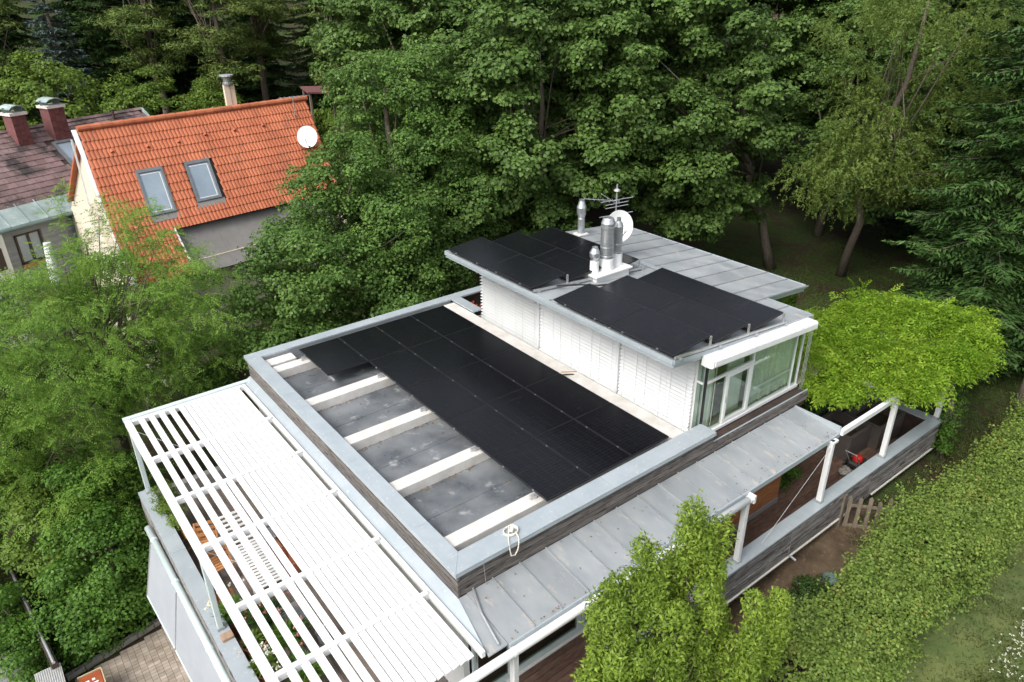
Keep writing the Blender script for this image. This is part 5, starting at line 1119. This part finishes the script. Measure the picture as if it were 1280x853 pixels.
# willow
def willow(seed):
    rng = np.random.default_rng(seed); base = G(23.2, 7.2); o = root('willow_tree', base, 'olive-green willow with thin hanging shoots at the upper right', 'tree')
    blobs = [(20.6, 4.9, 5.2, 3.0, 2.8, 3.2), (18.8, 5.6, 2.4, 2.0, 1.9, 2.4), (22.6, 4.0, 3.0, 2.4, 2.2, 2.8), (21.0, 4.6, 7.6, 2.4, 2.4, 2.0), (21.0, 5.8, 1.2, 2.0, 1.8, 1.6)]
    LC, LD = shell_points(rng, blobs, 46, .55, .95); P, D = shell_points(rng, [(*p, r_, r_, r_*.7) for p, r_ in zip(LC, rng.uniform(.6, 1.2, 46))], 2900, .6, 1.05, None, .6); vs = []
    for i in range(22):
        t = i/22; ln = .15+.40*((np.arange(len(P))*7919) % 100)/100
        curl = np.sin(t*7+np.arange(len(P))*1.7)*.07
        q_ = P+D*np.array([1, 1, .4])*(t*.45)-np.array([0, 0, 1])*(ln*t*t)[:, None]+np.stack([curl, curl*.6, 0*curl], 1)
        d = D*.6-np.array([0, 0, .35])+rng.normal(size=P.shape)*.7
        vs.append(leafquads(q_+rng.normal(0, .03, P.shape), rng.normal(size=P.shape)*.7+np.array([0, 0, .6])+D*.5, d, rng.uniform(.10, .17, len(P)), .034))
    leafobj('crown', np.concatenate(vs), M['lf_willow'], o, base)
    trunk_mesh(base, (21.0, 5.0, 7.5), .18, .04, P[rng.choice(len(P), 26)], rng, wob=.25).build('trunk', M['bark'], o, smooth=True)
willow(31)
# spruces at the right
sp1 = spruce('spruce_tree', 'dark spruce with tiered drooping branches at the right edge', G(19.7, .5), 16, 4.4, 'lf_spruce', 41, levels=30, start=.03, dens=1.25)
for i, (x, y, rz, s, lb) in enumerate(((25.5, 1.5, 2.0, 1.05, 'tall dark spruce behind the willow at the right'), (24.5, -4.5, 4.0, 1.0, 'dark spruce beyond the nest box tree'), (31, 6, 1.0, 1.1, 'spruce in the shaded right background'))):
    copy_tree(sp1, G(x, y), rz, s, lb, 'spruces at the right edge')
# conifers and shrubs at upper left behind the neighbours
bs1 = spruce('blue_spruce', 'silvery blue spruce at the upper left behind the brown slate roof', G(.2, 45), 13, 2.6, 'lf_blue', 43, levels=24, cardL=.30, cardW=.10, droop=.3)
def pine(name, label, base, h, seed, group, cr=2.2):
    rng = np.random.default_rng(seed); bx_, by_, bz_ = base
    blobs = [(bx_+rng.normal(0, .5), by_+rng.normal(0, .5), bz_+h*f, cr*s, cr*s, 1.0) for f, s in ((.42, 1.0), (.56, 1.05), (.70, .95), (.83, .8), (.95, .5))]
    return make_tree(name, label, 'conifer', base, (bx_, by_, bz_+h*.97), blobs, 'lf_pine', 120, 150, (.45, .8), .5, .26, .05, seed, r0=.22, group=group, up=.5, jit=.8, nl=22, inner_frac=.2, lo=.4)
pn = pine('pine_tree', 'olive pine in the upper left wood, left of the tall field maple', G(14.5, 37), 13, 51, 'pines at the upper left')
for i, (x, y, rz, s, lb) in enumerate(((8.2, 40.5, 1.0, 1.0, 'pine with bare lower trunk above the orange ridge'), (5.0, 43.5, 2.4, 1.1, 'dark pine between blue spruce and orange ridge'), (11.5, 43, 3.5, 1.15, 'pine in the back of the upper left wood'), (18.5, 36.5, 4.4, 1.0, 'pine above the top of the tall field maple'), (-3.2, 45.5, 5.0, 1.0, 'pine at the left edge above the slate roof'))):
    copy_tree(pn, G(x, y), rz, s, lb, 'pines at the upper left')
fs = [((-4.5, 52), 1.1), ((2.5, 51), 1.15), ((7.5, 50), 1.2), ((13.5, 49), 1.15), ((19, 45), 1.2), ((24, 43), 1.2), ((10.5, 56), 1.3), ((-1.5, 57), 1.3), ((3.8, 47.2), 1.0), ((16.2, 43.5), 1.0), ((-7, 50), 1.1)]
for i, ((x, y), s) in enumerate(fs): copy_tree(sp1, G(x, y), i*1.3, s, 'dark conifer in the far row at the upper left', 'far dark conifers at the upper left')
sh1 = make_tree('garden_shrub', 'rounded light green shrub behind the brown slate roof', 'shrub', G(3.0, 38.2), (3.0, 38.2, -1), [(3.0, 38.2, gz(3, 38.2)+4.0, 2.3, 2.0, 2.6), (4.8, 37.6, gz(3, 38.2)+3.2, 1.7, 1.6, 2.2)], 'lf_light', 90, 160, (.45, .8), .6, .15, .11, 61, r0=.12, group='shrubs behind the neighbouring houses')
for i, (x, y, rz, s, lb) in enumerate(((6.5, 38.5, 1.5, .85, 'light green shrub above the orange ridge'), (-1.5, 41, 2.5, 1.25, 'spreading yellow-green bush left above the slate roof'), (9.2, 35.0, 4.0, .75, 'green shrub behind the chimney of the orange house'), (-5.5, 40, .6, 1.2, 'spreading bush at the left edge above the chimneys'), (13.0, 33.5, 5.0, .7, 'small shrub beside the garden shelter'))):
    copy_tree(sh1, G(x, y), rz, s, lb, 'shrubs behind the neighbouring houses')
# tall clipped hedge behind the orange roof
rng = np.random.default_rng(71)
th = root('thuja_hedge', G(10.5, 36.2), 'tall bright green clipped hedge behind the orange roof', 'hedge'); n_ = 9000
P = np.stack([rng.uniform(8.8, 13.2, n_), 36.2+rng.choice([-1, 1], n_)*rng.uniform(.3, .5, n_), gz(10.5, 36.2)+rng.random(n_)*3.8], 1)
leafobj('foliage', leafquads(P, rng.normal(size=(n_, 3))*.6+np.array([-.3, -.7, .5]), np.array([0, 0, 1])+rng.normal(size=(n_, 3))*.3, .25, .09), M['lf_light'], th, G(10.5, 36.2))
MB().box(8.9, 13.1, 35.95, 36.45, gz(10.5, 36.2)-.5, gz(10.5, 36.2)+3.6).build('core', M['soil'], th)

# robinia in front of the neighbours, feathery
def robinia(seed):
    rng = np.random.default_rng(seed); base = G(-5.2, 13.2); o = root('robinia_tree', base, 'feathery bright green tree at the left in front of the orange house', 'tree')
    blobs = [(-5.4, 12.7, .2, 2.5, 2.2, 2.0), (-3.4, 12.9, -.5, 1.7, 1.7, 1.6), (-6.9, 11.9, -1.0, 1.7, 1.8, 2.2), (-6.4, 11.0, -2.9, 1.6, 1.5, 1.5), (-7.9, 11.6, .4, 1.3, 1.4, 1.4)]
    C, Dn = shell_points(rng, blobs, 200, .72, 1.0, None, .8)
    # loose sprays reaching up in front of the orange roof
    ex = np.array([(-4.6, 13.0, 2.5), (-4.1, 13.2, 3.0), (-3.6, 13.1, 2.3), (-5.2, 12.8, 2.3), (-3.0, 13.4, 2.0), (-3.9, 12.9, 1.7), (-2.6, 13.2, 1.4), (-4.9, 13.3, 3.3), (-3.3, 13.0, 2.8), (-2.4, 13.3, .6), (-3.1, 12.6, 1.1), (-4.4, 12.5, 1.9), (-3.76, 12.3, 3.1), (-3.3, 12.0, 3.15), (-3.15, 11.6, 2.6), (-2.75, 11.3, 2.4), (-3.9, 11.9, 2.3), (-3.2, 11.2, 1.9), (-4.6, 12.3, 2.1), (-2.6, 10.9, 2.0), (-4.8, 12.6, 2.4), (-3.7, 11.2, 1.4), (-2.9, 10.8, 1.3), (-2.5, 10.6, .7), (-2.2, 11.4, 1.6)]); ed = nrmz(ex-np.array([-4.5, 13.2, .2]))
    C2, D2 = shell_points(rng, blobs, 60, .3, .7)
    C = np.concatenate([C, ex, C2]); Dn = np.concatenate([Dn, ed, D2]); per = np.concatenate([np.full(200, 46), np.full(len(ex), 62), np.full(60, 40)])
    idx = np.repeat(np.arange(len(C)), per); n = len(idx); Rr = np.concatenate([rng.uniform(.45, .8, 200), np.full(len(ex), .52), rng.uniform(.4, .7, 60)])
    flatdir = nrmz(Dn*np.array([1, 1, .25])+rng.normal(size=Dn.shape)*.25)
    al = rng.uniform(-1, 1, n); P = C[idx]+flatdir[idx]*(al*Rr[idx]*1.15)[:, None]+rng.normal(size=(n, 3))*np.array([.30, .30, .12])*Rr[idx][:, None]-np.array([0, 0, .22])*(np.clip(al, 0, 1)**2*Rr[idx])[:, None]
    D = flatdir[idx]*.6+rng.normal(size=(n, 3))*np.array([.8, .8, .25])-np.array([0, 0, .25])
    Nn = np.array([0, 0, 1.0])+Dn[idx]*.3+rng.normal(size=(n, 3))*.28
    v = frond_leaves(rng, P, D, Nn, rng.uniform(.24, .40, n), 6, .030, .075, .35)
    leafobj('crown', v, M['lf_robinia'], o, base)
    pick = C[rng.choice(200, 40, replace=False)]
    trunk_mesh(base, (-4.6, 12.9, 2.4), .14, .02, np.concatenate([pick, ex]), rng).build('trunk', M['bark'], o, smooth=True)
robinia(81)
# shrubs at lower left, above the drive
make_tree('broad_shrub', 'broad dark green shrub beside the paved drive and the grey awnings', 'shrub', G(-6.4, 9.0), (-6.4, 9.1, -3.6), [(-6.55, 8.9, -4.5, 1.25, 1.25, 1.7), (-6.3, 10.2, -3.6, 1.2, 1.2, 1.7), (-7.3, 8.6, -5.0, 1.0, 1.05, 1.2), (-6.2, 8.3, -5.3, .6, .5, .8)], 'lf_shrub', 160, 190, (.28, .5), .7, .085, .06, 91, r0=.07, nl=18, up=.6)
make_tree('broad_shrub', 'yellowish green shrub in the middle of the lower left thicket', 'shrub', G(-7.4, 10.3), (-7.4, 10.3, -3.8), [(-7.3, 10.2, -4.0, 1.1, 1.1, 1.5), (-7.7, 11.2, -3.6, 1.2, 1.1, 1.5)], 'lf_light', 80, 190, (.28, .5), .7, .085, .06, 92, r0=.07, nl=18, up=.6)
make_tree('broad_shrub', 'green shrub left of the boundary wall by the road', 'shrub', G(-9.0, 10.6), (-9.0, 10.6, -4.8), [(-9.0, 10.4, -5.0, .65, 1.9, 1.1), (-8.72, 8.7, -5.5, .42, 1.2, .75), (-9.4, 12.4, -4.6, .9, 1.3, 1.5)], 'lf_shrub', 90, 190, (.25, .42), .7, .075, .055, 93, r0=.05, nl=14, up=.6)
make_tree('broad_shrub', 'leafy shrub at the left image edge under the robinia', 'shrub', G(-8.6, 13.8), (-8.6, 13.8, -2.6), [(-8.4, 13.6, -2.8, 1.6, 1.5, 2.0), (-9.2, 14.6, -2.0, 1.4, 1.3, 1.9)], 'lf_dark', 110, 170, (.3, .55), .7, .09, .06, 94, r0=.08, nl=16, up=.6)
make_tree('broad_shrub', 'dark needle-like shrub below the grey boarded wall at the far left', 'shrub', G(-6.6, 21.0), (-6.6, 21.0, -2.5), [(-6.9, 21.0, -2.6, 1.5, 1.4, 2.2), (-5.2, 20.6, -3.0, 1.3, 1.3, 1.9)], 'lf_dark', 80, 150, (.35, .6), .7, .12, .06, 95, r0=.08, nl=12)
make_tree('broad_shrub', 'bright green bush growing before the gable of the orange house', 'shrub', G(-3.4, 18.6), (-3.4, 18.6, -1.5), [(-3.4, 18.6, -1.6, 1.3, 1.2, 2.4), (-4.6, 17.6, -2.4, 1.4, 1.4, 2.3), (-1.6, 17.6, -2.8, 1.8, 1.6, 2.6)], 'lf_shrub', 130, 160, (.35, .65), .65, .10, .075, 96, r0=.10, nl=14)
# fronts: hornbeam by the canopy, close to the viewer
make_tree('hornbeam_tree', 'fresh green upright tree in front of the zinc canopy at the bottom', 'tree', G(0.1, -3.25), (-.1, -3.2, -.2), [(-.2, -3.1, -.5, .95, .7, 1.45), (-.95, -2.9, -.35, .55, .5, 1.2), (.42, -3.2, -.35, .42, .42, 1.3), (-1.45, -3.1, -1.2, .42, .42, 1.15), (-1.5, -3.2, -2.2, .5, .5, .9), (.2, -3.0, 1.05, .18, .18, .5), (.52, -3.2, .95, .16, .16, .5), (-.42, -3.0, .72, .20, .2, .5), (-.1, -3.3, -2.6, 1.25, .9, 1.2)], 'lf_front', 165, 360, (.15, .25), 1.6, .074, .031, 101, r0=.09, r1=.015, nl=60, up=.45, jit=.6, inner_frac=.25, tail=.10, zlo=-.75, dz=.55, lo=.7, extra=[(-.45, -2.65, .98), (-.42, -2.7, .6), (.3, -2.9, 1.22), (.26, -2.95, .85), (.65, -3.2, 1.1), (.62, -3.2, .7), (.66, -3.2, .3), (-1.05, -2.7, .35), (-1.1, -2.7, 0), (-1.42, -2.8, -.25), (-1.5, -2.85, -.6), (-.7, -3.25, .35), (.1, -3.5, .4), (0, -3.0, .75), (.42, -3.1, .55), (-.25, -2.85, .55), (-.75, -2.75, .5), (.3, -3.35, .1), (-.35, -3.4, .15), (-1.6, -2.95, -1.0), (-1.75, -3.0, -1.4), (-1.2, -2.9, -.5)])
make_tree('hornbeam_tree', 'smaller fresh green tree between the canopy tree and the hedge', 'tree', G(1.0, -4.0), (.7, -4.0, -1.2), [(.62, -4.05, -1.2, .42, .42, 1.1), (.98, -4.0, -.55, .2, .2, .7), (.45, -4.0, -.55, .16, .16, .65), (.7, -4.1, -2.4, .75, .7, 1.1)], 'lf_front', 75, 360, (.14, .22), 1.6, .072, .030, 102, r0=.06, r1=.012, nl=30, up=.45, jit=.6, inner_frac=.25, tail=.10, zlo=-.75, dz=.55, lo=.7, extra=[(.6, -3.95, .3), (.6, -4.0, -.05), (1.0, -4.1, .25), (1.02, -4.1, -.1), (.8, -4.1, -.2), (.35, -4.15, -.25), (1.15, -4.1, -.45)])
# hedge along the lawn at the right
def hedge():
    rng = np.random.default_rng(111); base = (9.0, -4.15, -4.0); o = root('garden_hedge', base, 'long loosely clipped green hedge running along the right lawn', 'hedge')
    nb = 1350; x = rng.uniform(1.4, 19.5, nb); f = rng.random(nb)
    zt_ = -2.15+.14*np.sin(x*1.1)+.12*np.sin(x*2.7+1); yt = -3.35+.12*np.sin(x*.9+.5)+.10*np.sin(x*2.3); yb = -4.58+.10*np.sin(x*1.3)+.08*np.sin(x*3.1)
    zb_ = gh(x, -4.2)
    y = np.where(f < .42, rng.uniform(0, 1, nb)*(yt-yb)+yb, np.where(f < .75, yb, yt)); z = np.where(f < .42, zt_, zb_+.1+(zt_-zb_-.1)*rng.random(nb)**.8)
    C = np.stack([x, y, z], 1); Dn = nrmz(np.stack([0*x, np.where(f < .42, (y-(yt+yb)/2)*.5, np.where(f < .75, -1, 1)), np.where(f < .42, 1.0, .25)], 1))
    v = bough_leaves(rng, C, Dn, rng.uniform(.16, .46, nb), 122, .8, .066, .046, .65, .6, .2, -.5)
    k = 1100; i = rng.choice(nb, k); tp_ = C[i]+Dn[i]*.2; vs = [v]
    for j in range(9):   # loose shoots standing out of the clipped surface
        t = j/9; q_ = tp_+(Dn[i]*.6+np.array([0, -.1, .5])+.35*np.sin(i*1.0)[:, None]*np.array([1, .4, 0]))*(t*.55); vs.append(leafquads(q_+rng.normal(0, .03, q_.shape), rng.normal(size=q_.shape)*.5+np.array([0, 0, .8]), rng.normal(size=q_.shape), .06, .045))
    leafobj('foliage', np.concatenate(vs), M['lf_hedge'], o, base)
    core = MB(); xs_ = np.arange(1.6, 19.6, .6)
    for a in xs_: core.box(a, a+.59, -4.45, -3.65, gz(a, -4.2)-.2, -2.55)
    tag(core.build('branch_mass', M['soil'], o), None)
hedge()
# climber over the planted pergola
def climber():
    rng = np.random.default_rng(121); base = (12.75, -1.85, gz(12.8, -1.9)); o = root('yellow_climber', base, 'bright yellow-green climber spread over the white frame at the right', 'climber')
    blobs = [(10.5, -.25, -.50, 1.6, 1.4, .36), (12.5, -.35, -.38, 1.6, 1.6, .46), (11.5, .2, -.40, 1.5, 1.3, .42), (9.2, -.1, -.52, .9, .8, .28), (13.8, -.7, -.32, .9, 1.0, .46), (11.4, -1.45, -.60, 1.4, .6, .26), (13.2, -1.4, -.50, 1.0, .65, .36), (12.7, .7, -.22, 1.1, .8, .36)]
    C, Dn = shell_points(rng, blobs, 330, .85, 1.15, -.85, .9); CE, DE = shell_points(rng, blobs, 50, 1.15, 1.45, -.75, 1.05); cx_ = np.concatenate([np.stack([rng.uniform(9.2, 13.6, 60), rng.uniform(-1.6, 1.2, 60), rng.uniform(-.62, -.35, 60)], 1), CE]); C = np.concatenate([C, cx_]); Dn = np.concatenate([Dn, np.tile(np.array([[0, 0, 1.]]), (110, 1))]); n = 440*16; idx = np.repeat(np.arange(440), 16); Rr = np.where(rng.random(440) < .18, rng.uniform(.4, .68, 440), rng.uniform(.16, .42, 440))
    u = nrmz(rng.normal(size=(n, 3))); u[:, 2] = abs(u[:, 2]); P = C[idx]+u*np.array([1, 1, .4])*(Rr[idx]*rng.random(n)**.4)[:, None]
    D = u*np.array([1, 1, .15])*.6+np.array([-.35, -.45, 0])+Dn[idx]*.35+rng.normal(size=(n, 3))*.35-np.array([0, 0, .35]); Nn = np.array([0, 0, 1.])+u*.35+rng.normal(size=(n, 3))*.3
    leafobj('foliage', frond_leaves(rng, P, D, Nn, rng.uniform(.22, .36, n), 4, .052, .12, .5), M['lf_gold'], o, base)
    m = MB(); 
    for k in range(5): a = rng.normal(0, .06, 2); m.tube([(12.80+a[0], -1.9+a[1], base[2]), (12.86-a[1], -1.86+a[0], -2.6), (12.76+a[1], -1.72, -1.5), (12.4+k*.1, -1.3+a[0], -.7), (11.2+.4*k, -.4, -.3)], [.055, .045, .04, .03, .015], 7)
    m.build('stem', M['bark'], o, smooth=True)
climber()
def simple_plant(name, label, cat, base, blobs, mat, nb, per, Rb, L, W, seed, group=None, flat=.8, up=.6):
    return make_tree(name, label, cat, base, (base[0], base[1], base[2]+.3), blobs, mat, nb, per, Rb, flat, L, W, seed, r0=.02, r1=.008, nl=10, group=group, up=up, crown='foliage')
simple_plant('dark_climber', 'dark green climber hanging over the tall woven planter by the glass room', 'climber', (10.0, 1.2, -2.5), [(9.9, .9, -1.5, .75, .7, 1.0), (9.6, 1.6, -.8, 1.1, .7, .55), (9.9, .55, -2.1, .4, .3, .7)], 'lf_dark', 90, 110, (.18, .34), .075, .055, 131)
simple_plant('ivy_post', 'leafy vine climbing the right corner post of the terrace', 'climber', (12.85, -1.95, -3.6), [(12.85, -1.85, -2.4, .22, .22, .9), (12.95, -1.7, -1.3, .25, .3, .5), (12.7, -1.95, -3.1, .3, .2, .4)], 'lf_shrub', 50, 80, (.12, .22), .06, .045, 132)
simple_plant('terrace_shrub', 'rounded green shrub growing through the deck beside the wooden wall', 'shrub', (7.75, .1, -3.3), [(7.7, .1, -2.75, .55, .6, .6), (7.75, .6, -2.9, .5, .45, .55)], 'lf_shrub', 50, 130, (.16, .28), .09, .035, 133)
simple_plant('box_shrub', 'low dark green bush on the soil below the terrace wall', 'shrub', G(4.9, -2.7), [(4.6, -2.7, gz(4.6, -2.7)+.2, .6, .4, .45), (5.5, -2.6, gz(5.5, -2.6)+.15, .6, .4, .38)], 'lf_dark', 60, 130, (.12, .22), .05, .035, 134)
simple_plant('potted_bush', 'light green bush spilling over the far end of the left parapet', 'plant', (-5.0, 7.8, -3.2), [(-5.02, 7.75, -2.35, .28, .42, .4), (-4.95, 7.2, -2.6, .2, .3, .28)], 'lf_light', 40, 100, (.1, .18), .06, .025, 135)
# potted plants of the left terrace
def grassy(name, label, x, y, z, n, hgt, spread, mat, seed, flowers=None, nf=0):
    rng = np.random.default_rng(seed); o = root(name, (x, y, z), label, 'plant', 'potted plants under the pergola'); az = rng.uniform(0, 2*math.pi, n); r = rng.random(n)**.5
    vs = []
    for j in range(4):
        t = (j+.5)/4; d = np.stack([np.cos(az), np.sin(az), 0*az], 1); P = np.array([x, y, z])+d*(r*spread*(.3+t))[:, None]+np.array([0, 0, 1])*(hgt*(t-.35*t*t*r*2))[:, None]
        vs.append(leafquads(P, d*-.4+np.array([0, 0, .8])+rng.normal(size=(n, 3))*.3, d*(r*t)[:, None]*1.5+np.array([0, 0, 1])*(1-t*r)[:, None], hgt*.36, .028))
    leafobj('foliage', np.concatenate(vs), M[mat], o, (x, y, z))
    if flowers:
        P = np.array([x, y, z])+np.stack([rng.normal(0, spread*.7, nf), rng.normal(0, spread*.7, nf), rng.uniform(.5, 1.0, nf)*hgt], 1); k = 9; P2 = np.repeat(P, k, 0)+rng.normal(0, .02, (nf*k, 3))
        leafobj('blossoms', leafquads(P2, rng.normal(size=P2.shape)+np.array([0, 0, .8]), rng.normal(size=P2.shape), .045, .035), M[flowers], o, (x, y, z))
grassy('arching_plant', 'plant with arching narrow leaves in the pot at the pergola post', -4.88, 3.72, -2.87, 130, .6, .34, 'lf_shrub', 141, 'petalwhite', 6)
grassy('grass_plant', 'thin pale grassy plant in the second terracotta pot', -4.80, 2.85, -2.82, 70, .35, .2, 'lf_light', 142)
grassy('yellow_flower_plant', 'yellow-white flowering plant in the nearest terracotta pot', -4.82, 2.12, -2.80, 120, .45, .3, 'lf_light', 143, 'petalwhite', 26)
grassy('rose_bush', 'pink rose bush under the opened louvres', -4.4, 3.25, -2.9, 170, .6, .35, 'lf_dark', 144, 'petalpink', 18)
grassy('rose_bush', 'second pink rose bush, next to the grey slab', -4.2, 2.6, -2.95, 170, .55, .35, 'lf_shrub', 146, 'petalpink', 14)
grassy('herb_plant', 'low green herbs in the pot on the boards', -4.3, 1.75, -2.92, 200, .4, .36, 'lf_shrub', 145)
grassy('herb_plant', 'low green herbs near the front of the pergola', -4.5, 1.1, -3.1, 200, .4, .4, 'lf_light', 147)
grassy('red_flower_plant', 'tall plant with red blossoms at the left beneath the white parasol', -5.45, 15.6, -.5, 90, .9, .3, 'lf_shrub', 148, 'petalred', 40)
grassy('orange_flower_plant', 'small orange flowers at the back corner beside the white blinds', 4.2, 8.2, -.35, 60, .25, .14, 'lf_dark', 149, 'petalred', 16)
# fallen leaves on the left coping
rng = np.random.default_rng(150); P = np.array([-5.2, 4.12, LZ+.02])+rng.normal(size=(26, 3))*np.array([.05, .06, .008]); tag(leafobj('dry_leaves', leafquads(P, rng.normal(size=P.shape)*.3+np.array([0, 0, 1]), rng.normal(size=P.shape), .07, .05), M['petalwhite']), 'little heap of pale dry leaves on the left coping', 'leaves', kind='stuff')

# nest box tree at the right edge
NT = root('nest_box_tree', G(16.4, -2.45), 'slim bare trunk carrying a nest box beside the lawn', 'tree')
rng = np.random.default_rng(160); b0 = G(16.4, -2.45); trunk_mesh(b0, (16.9, -2.6, 8.5), .17, .06, [(17.4, -3.2, 5.0), (16.0, -2.0, 6.5), (17.6, -2.0, 6.0)], rng, wob=.05).build('trunk', M['bark'], NT, smooth=True)
C, Dn = shell_points(rng, [(17.2, -3.0, 7.2, 2.2, 2.0, 2.2)], 50, .5, 1.0); leafobj('crown', bough_leaves(rng, C, Dn, rng.uniform(.4, .8, 50), 110, .6, .12, .09), M['lf_maple'], NT, b0)
NB = root('nest_box', (16.33, -2.72, -2.2), 'small wooden nest box with gabled roof on the slim trunk', 'nest box')
MB().bbox(16.16, 16.46, -2.82, -2.58, -2.45, -2.02, .008).build('body', M['fencewood'], NB)
for s in (-1, 1): MB().hexa([(16.31, -2.92, -1.84), (16.31+s*.24, -2.92, -2.02), (16.31+s*.24, -2.52, -2.02), (16.31, -2.52, -1.84), (16.31, -2.92, -1.81), (16.31+s*.25, -2.92, -1.99), (16.31+s*.25, -2.52, -1.99), (16.31, -2.52, -1.81)]).build('roof_board', M['paledeck'], NB)
MB().tube([(16.31, -2.823, -2.2), (16.31, -2.832, -2.2)], .035, 12).build('hole', M['black'], NB); MB().box(16.2, 16.42, -2.828, -2.821, -2.36, -2.28).build('front_slot', M['black'], NB)

# lawn grass as blades, and white meadow flowers at lower right
rng = np.random.default_rng(170)
def grass(name, label, n, xr, yr, hgt, mat, keepf=None):
    x = rng.uniform(*xr, n); y = rng.uniform(*yr, n)
    dn = np.sin(x*2.1)*np.sin(y*1.7+.4)+.6*np.sin(x*5.3+y*3.1)+.5*np.sin(x*11+1)*np.sin(y*9); k = dn+rng.normal(0, .7, n) > -.4
    if keepf is not None: k &= keepf(x, y)
    x, y = x[k], y[k]; n = len(x); h_ = hgt*rng.uniform(.5, 1.3, n); z = gh(x, y); P = np.stack([x, y, z+h_*.42], 1)
    tl = rng.normal(size=(n, 3))*np.array([.55, .55, 0])+np.array([0, 0, 1]); az = rng.uniform(0, 6.28, n)
    return tag(leafobj(name, leafquads(P, np.stack([np.cos(az), np.sin(az), .5+0*az], 1), tl, h_, .016+.1*hgt*.1), M[mat]), label, 'grass', kind='stuff')
M['lf_grass'] = leafmat('grass_blade', (0.050, 0.078, 0.018), (0.085, 0.12, 0.030), (0.17, 0.17, 0.06), .3, .6)
grass('meadow_grass', 'rough meadow grass right of the hedge', 70000, (4.0, 13.5), (-7.6, -4.9), .12, 'lf_grass', lambda x, y: rng.random(len(x)) < np.clip((-5.15-y)/.7, .3, 1)*(.55+.45*np.sin(x*1.9)*np.sin(y*2.3)))
grass('lawn_grass', 'short lawn beyond the terrace and under the trees', 60000, (12.9, 27.0), (-3.0, 10.0), .09, 'lf_grass')
grass('bank_grass', 'thin grass between terrace wall and hedge', 9000, (7.5, 16.0), (-3.3, -1.9), .10, 'lf_grass')
n_ = 150; x = rng.normal(7.5, .6, n_); y = rng.normal(-6.0, .2, n_); P = np.repeat(np.stack([x, y, gh(x, y)+.12], 1), 4, 0)+rng.normal(0, .012, (n_*4, 3))
tag(leafobj('meadow_flowers', leafquads(P, np.array([0, 0, 1])+rng.normal(size=P.shape)*.3, rng.normal(size=P.shape), .03, .022), M['petalwhite']), 'small white flowers in the meadow at the lower right', 'flowers', kind='stuff')

# wind-blown leaf litter on the flat roof and the zinc canopy
rng = np.random.default_rng(180); q_ = []
for yc in (0.33, 2.24, 4.18, 6.13, 8.10):
    n_ = 40; q_.append(np.stack([rng.uniform(-1.9, .1, n_), yc-.16-abs(rng.normal(0, .05, n_)), np.full(n_, -.348)], 1))
n_ = 90; q_.append(np.stack([rng.uniform(-1.9, .2, n_), rng.uniform(.0, 8.6, n_), np.full(n_, -.346)], 1))
n_ = 110; xx = rng.uniform(-2.0, 7.1, n_); yy_ = np.where(rng.random(n_) < .6, CY0+abs(rng.normal(0, .05, n_))+.02, rng.uniform(CY0, CY1, n_)); q_.append(np.stack([xx, yy_, -0.60-0.15*(CY1-yy_)/(CY1-CY0)+.012], 1))
P = np.concatenate(q_); M['litter'] = leafmat('dry_leaf', (0.10, 0.05, 0.02), (0.22, 0.12, 0.05), (0.34, 0.24, 0.12), .1)
tag(leafobj('leaf_litter', leafquads(P, np.array([0, 0, 1])+rng.normal(size=P.shape)*.25, rng.normal(size=P.shape), rng.uniform(.025, .06, len(P)), .025), M['litter']), 'scattered dry leaves on the bare flat roof and the zinc canopy', 'leaves', kind='stuff')
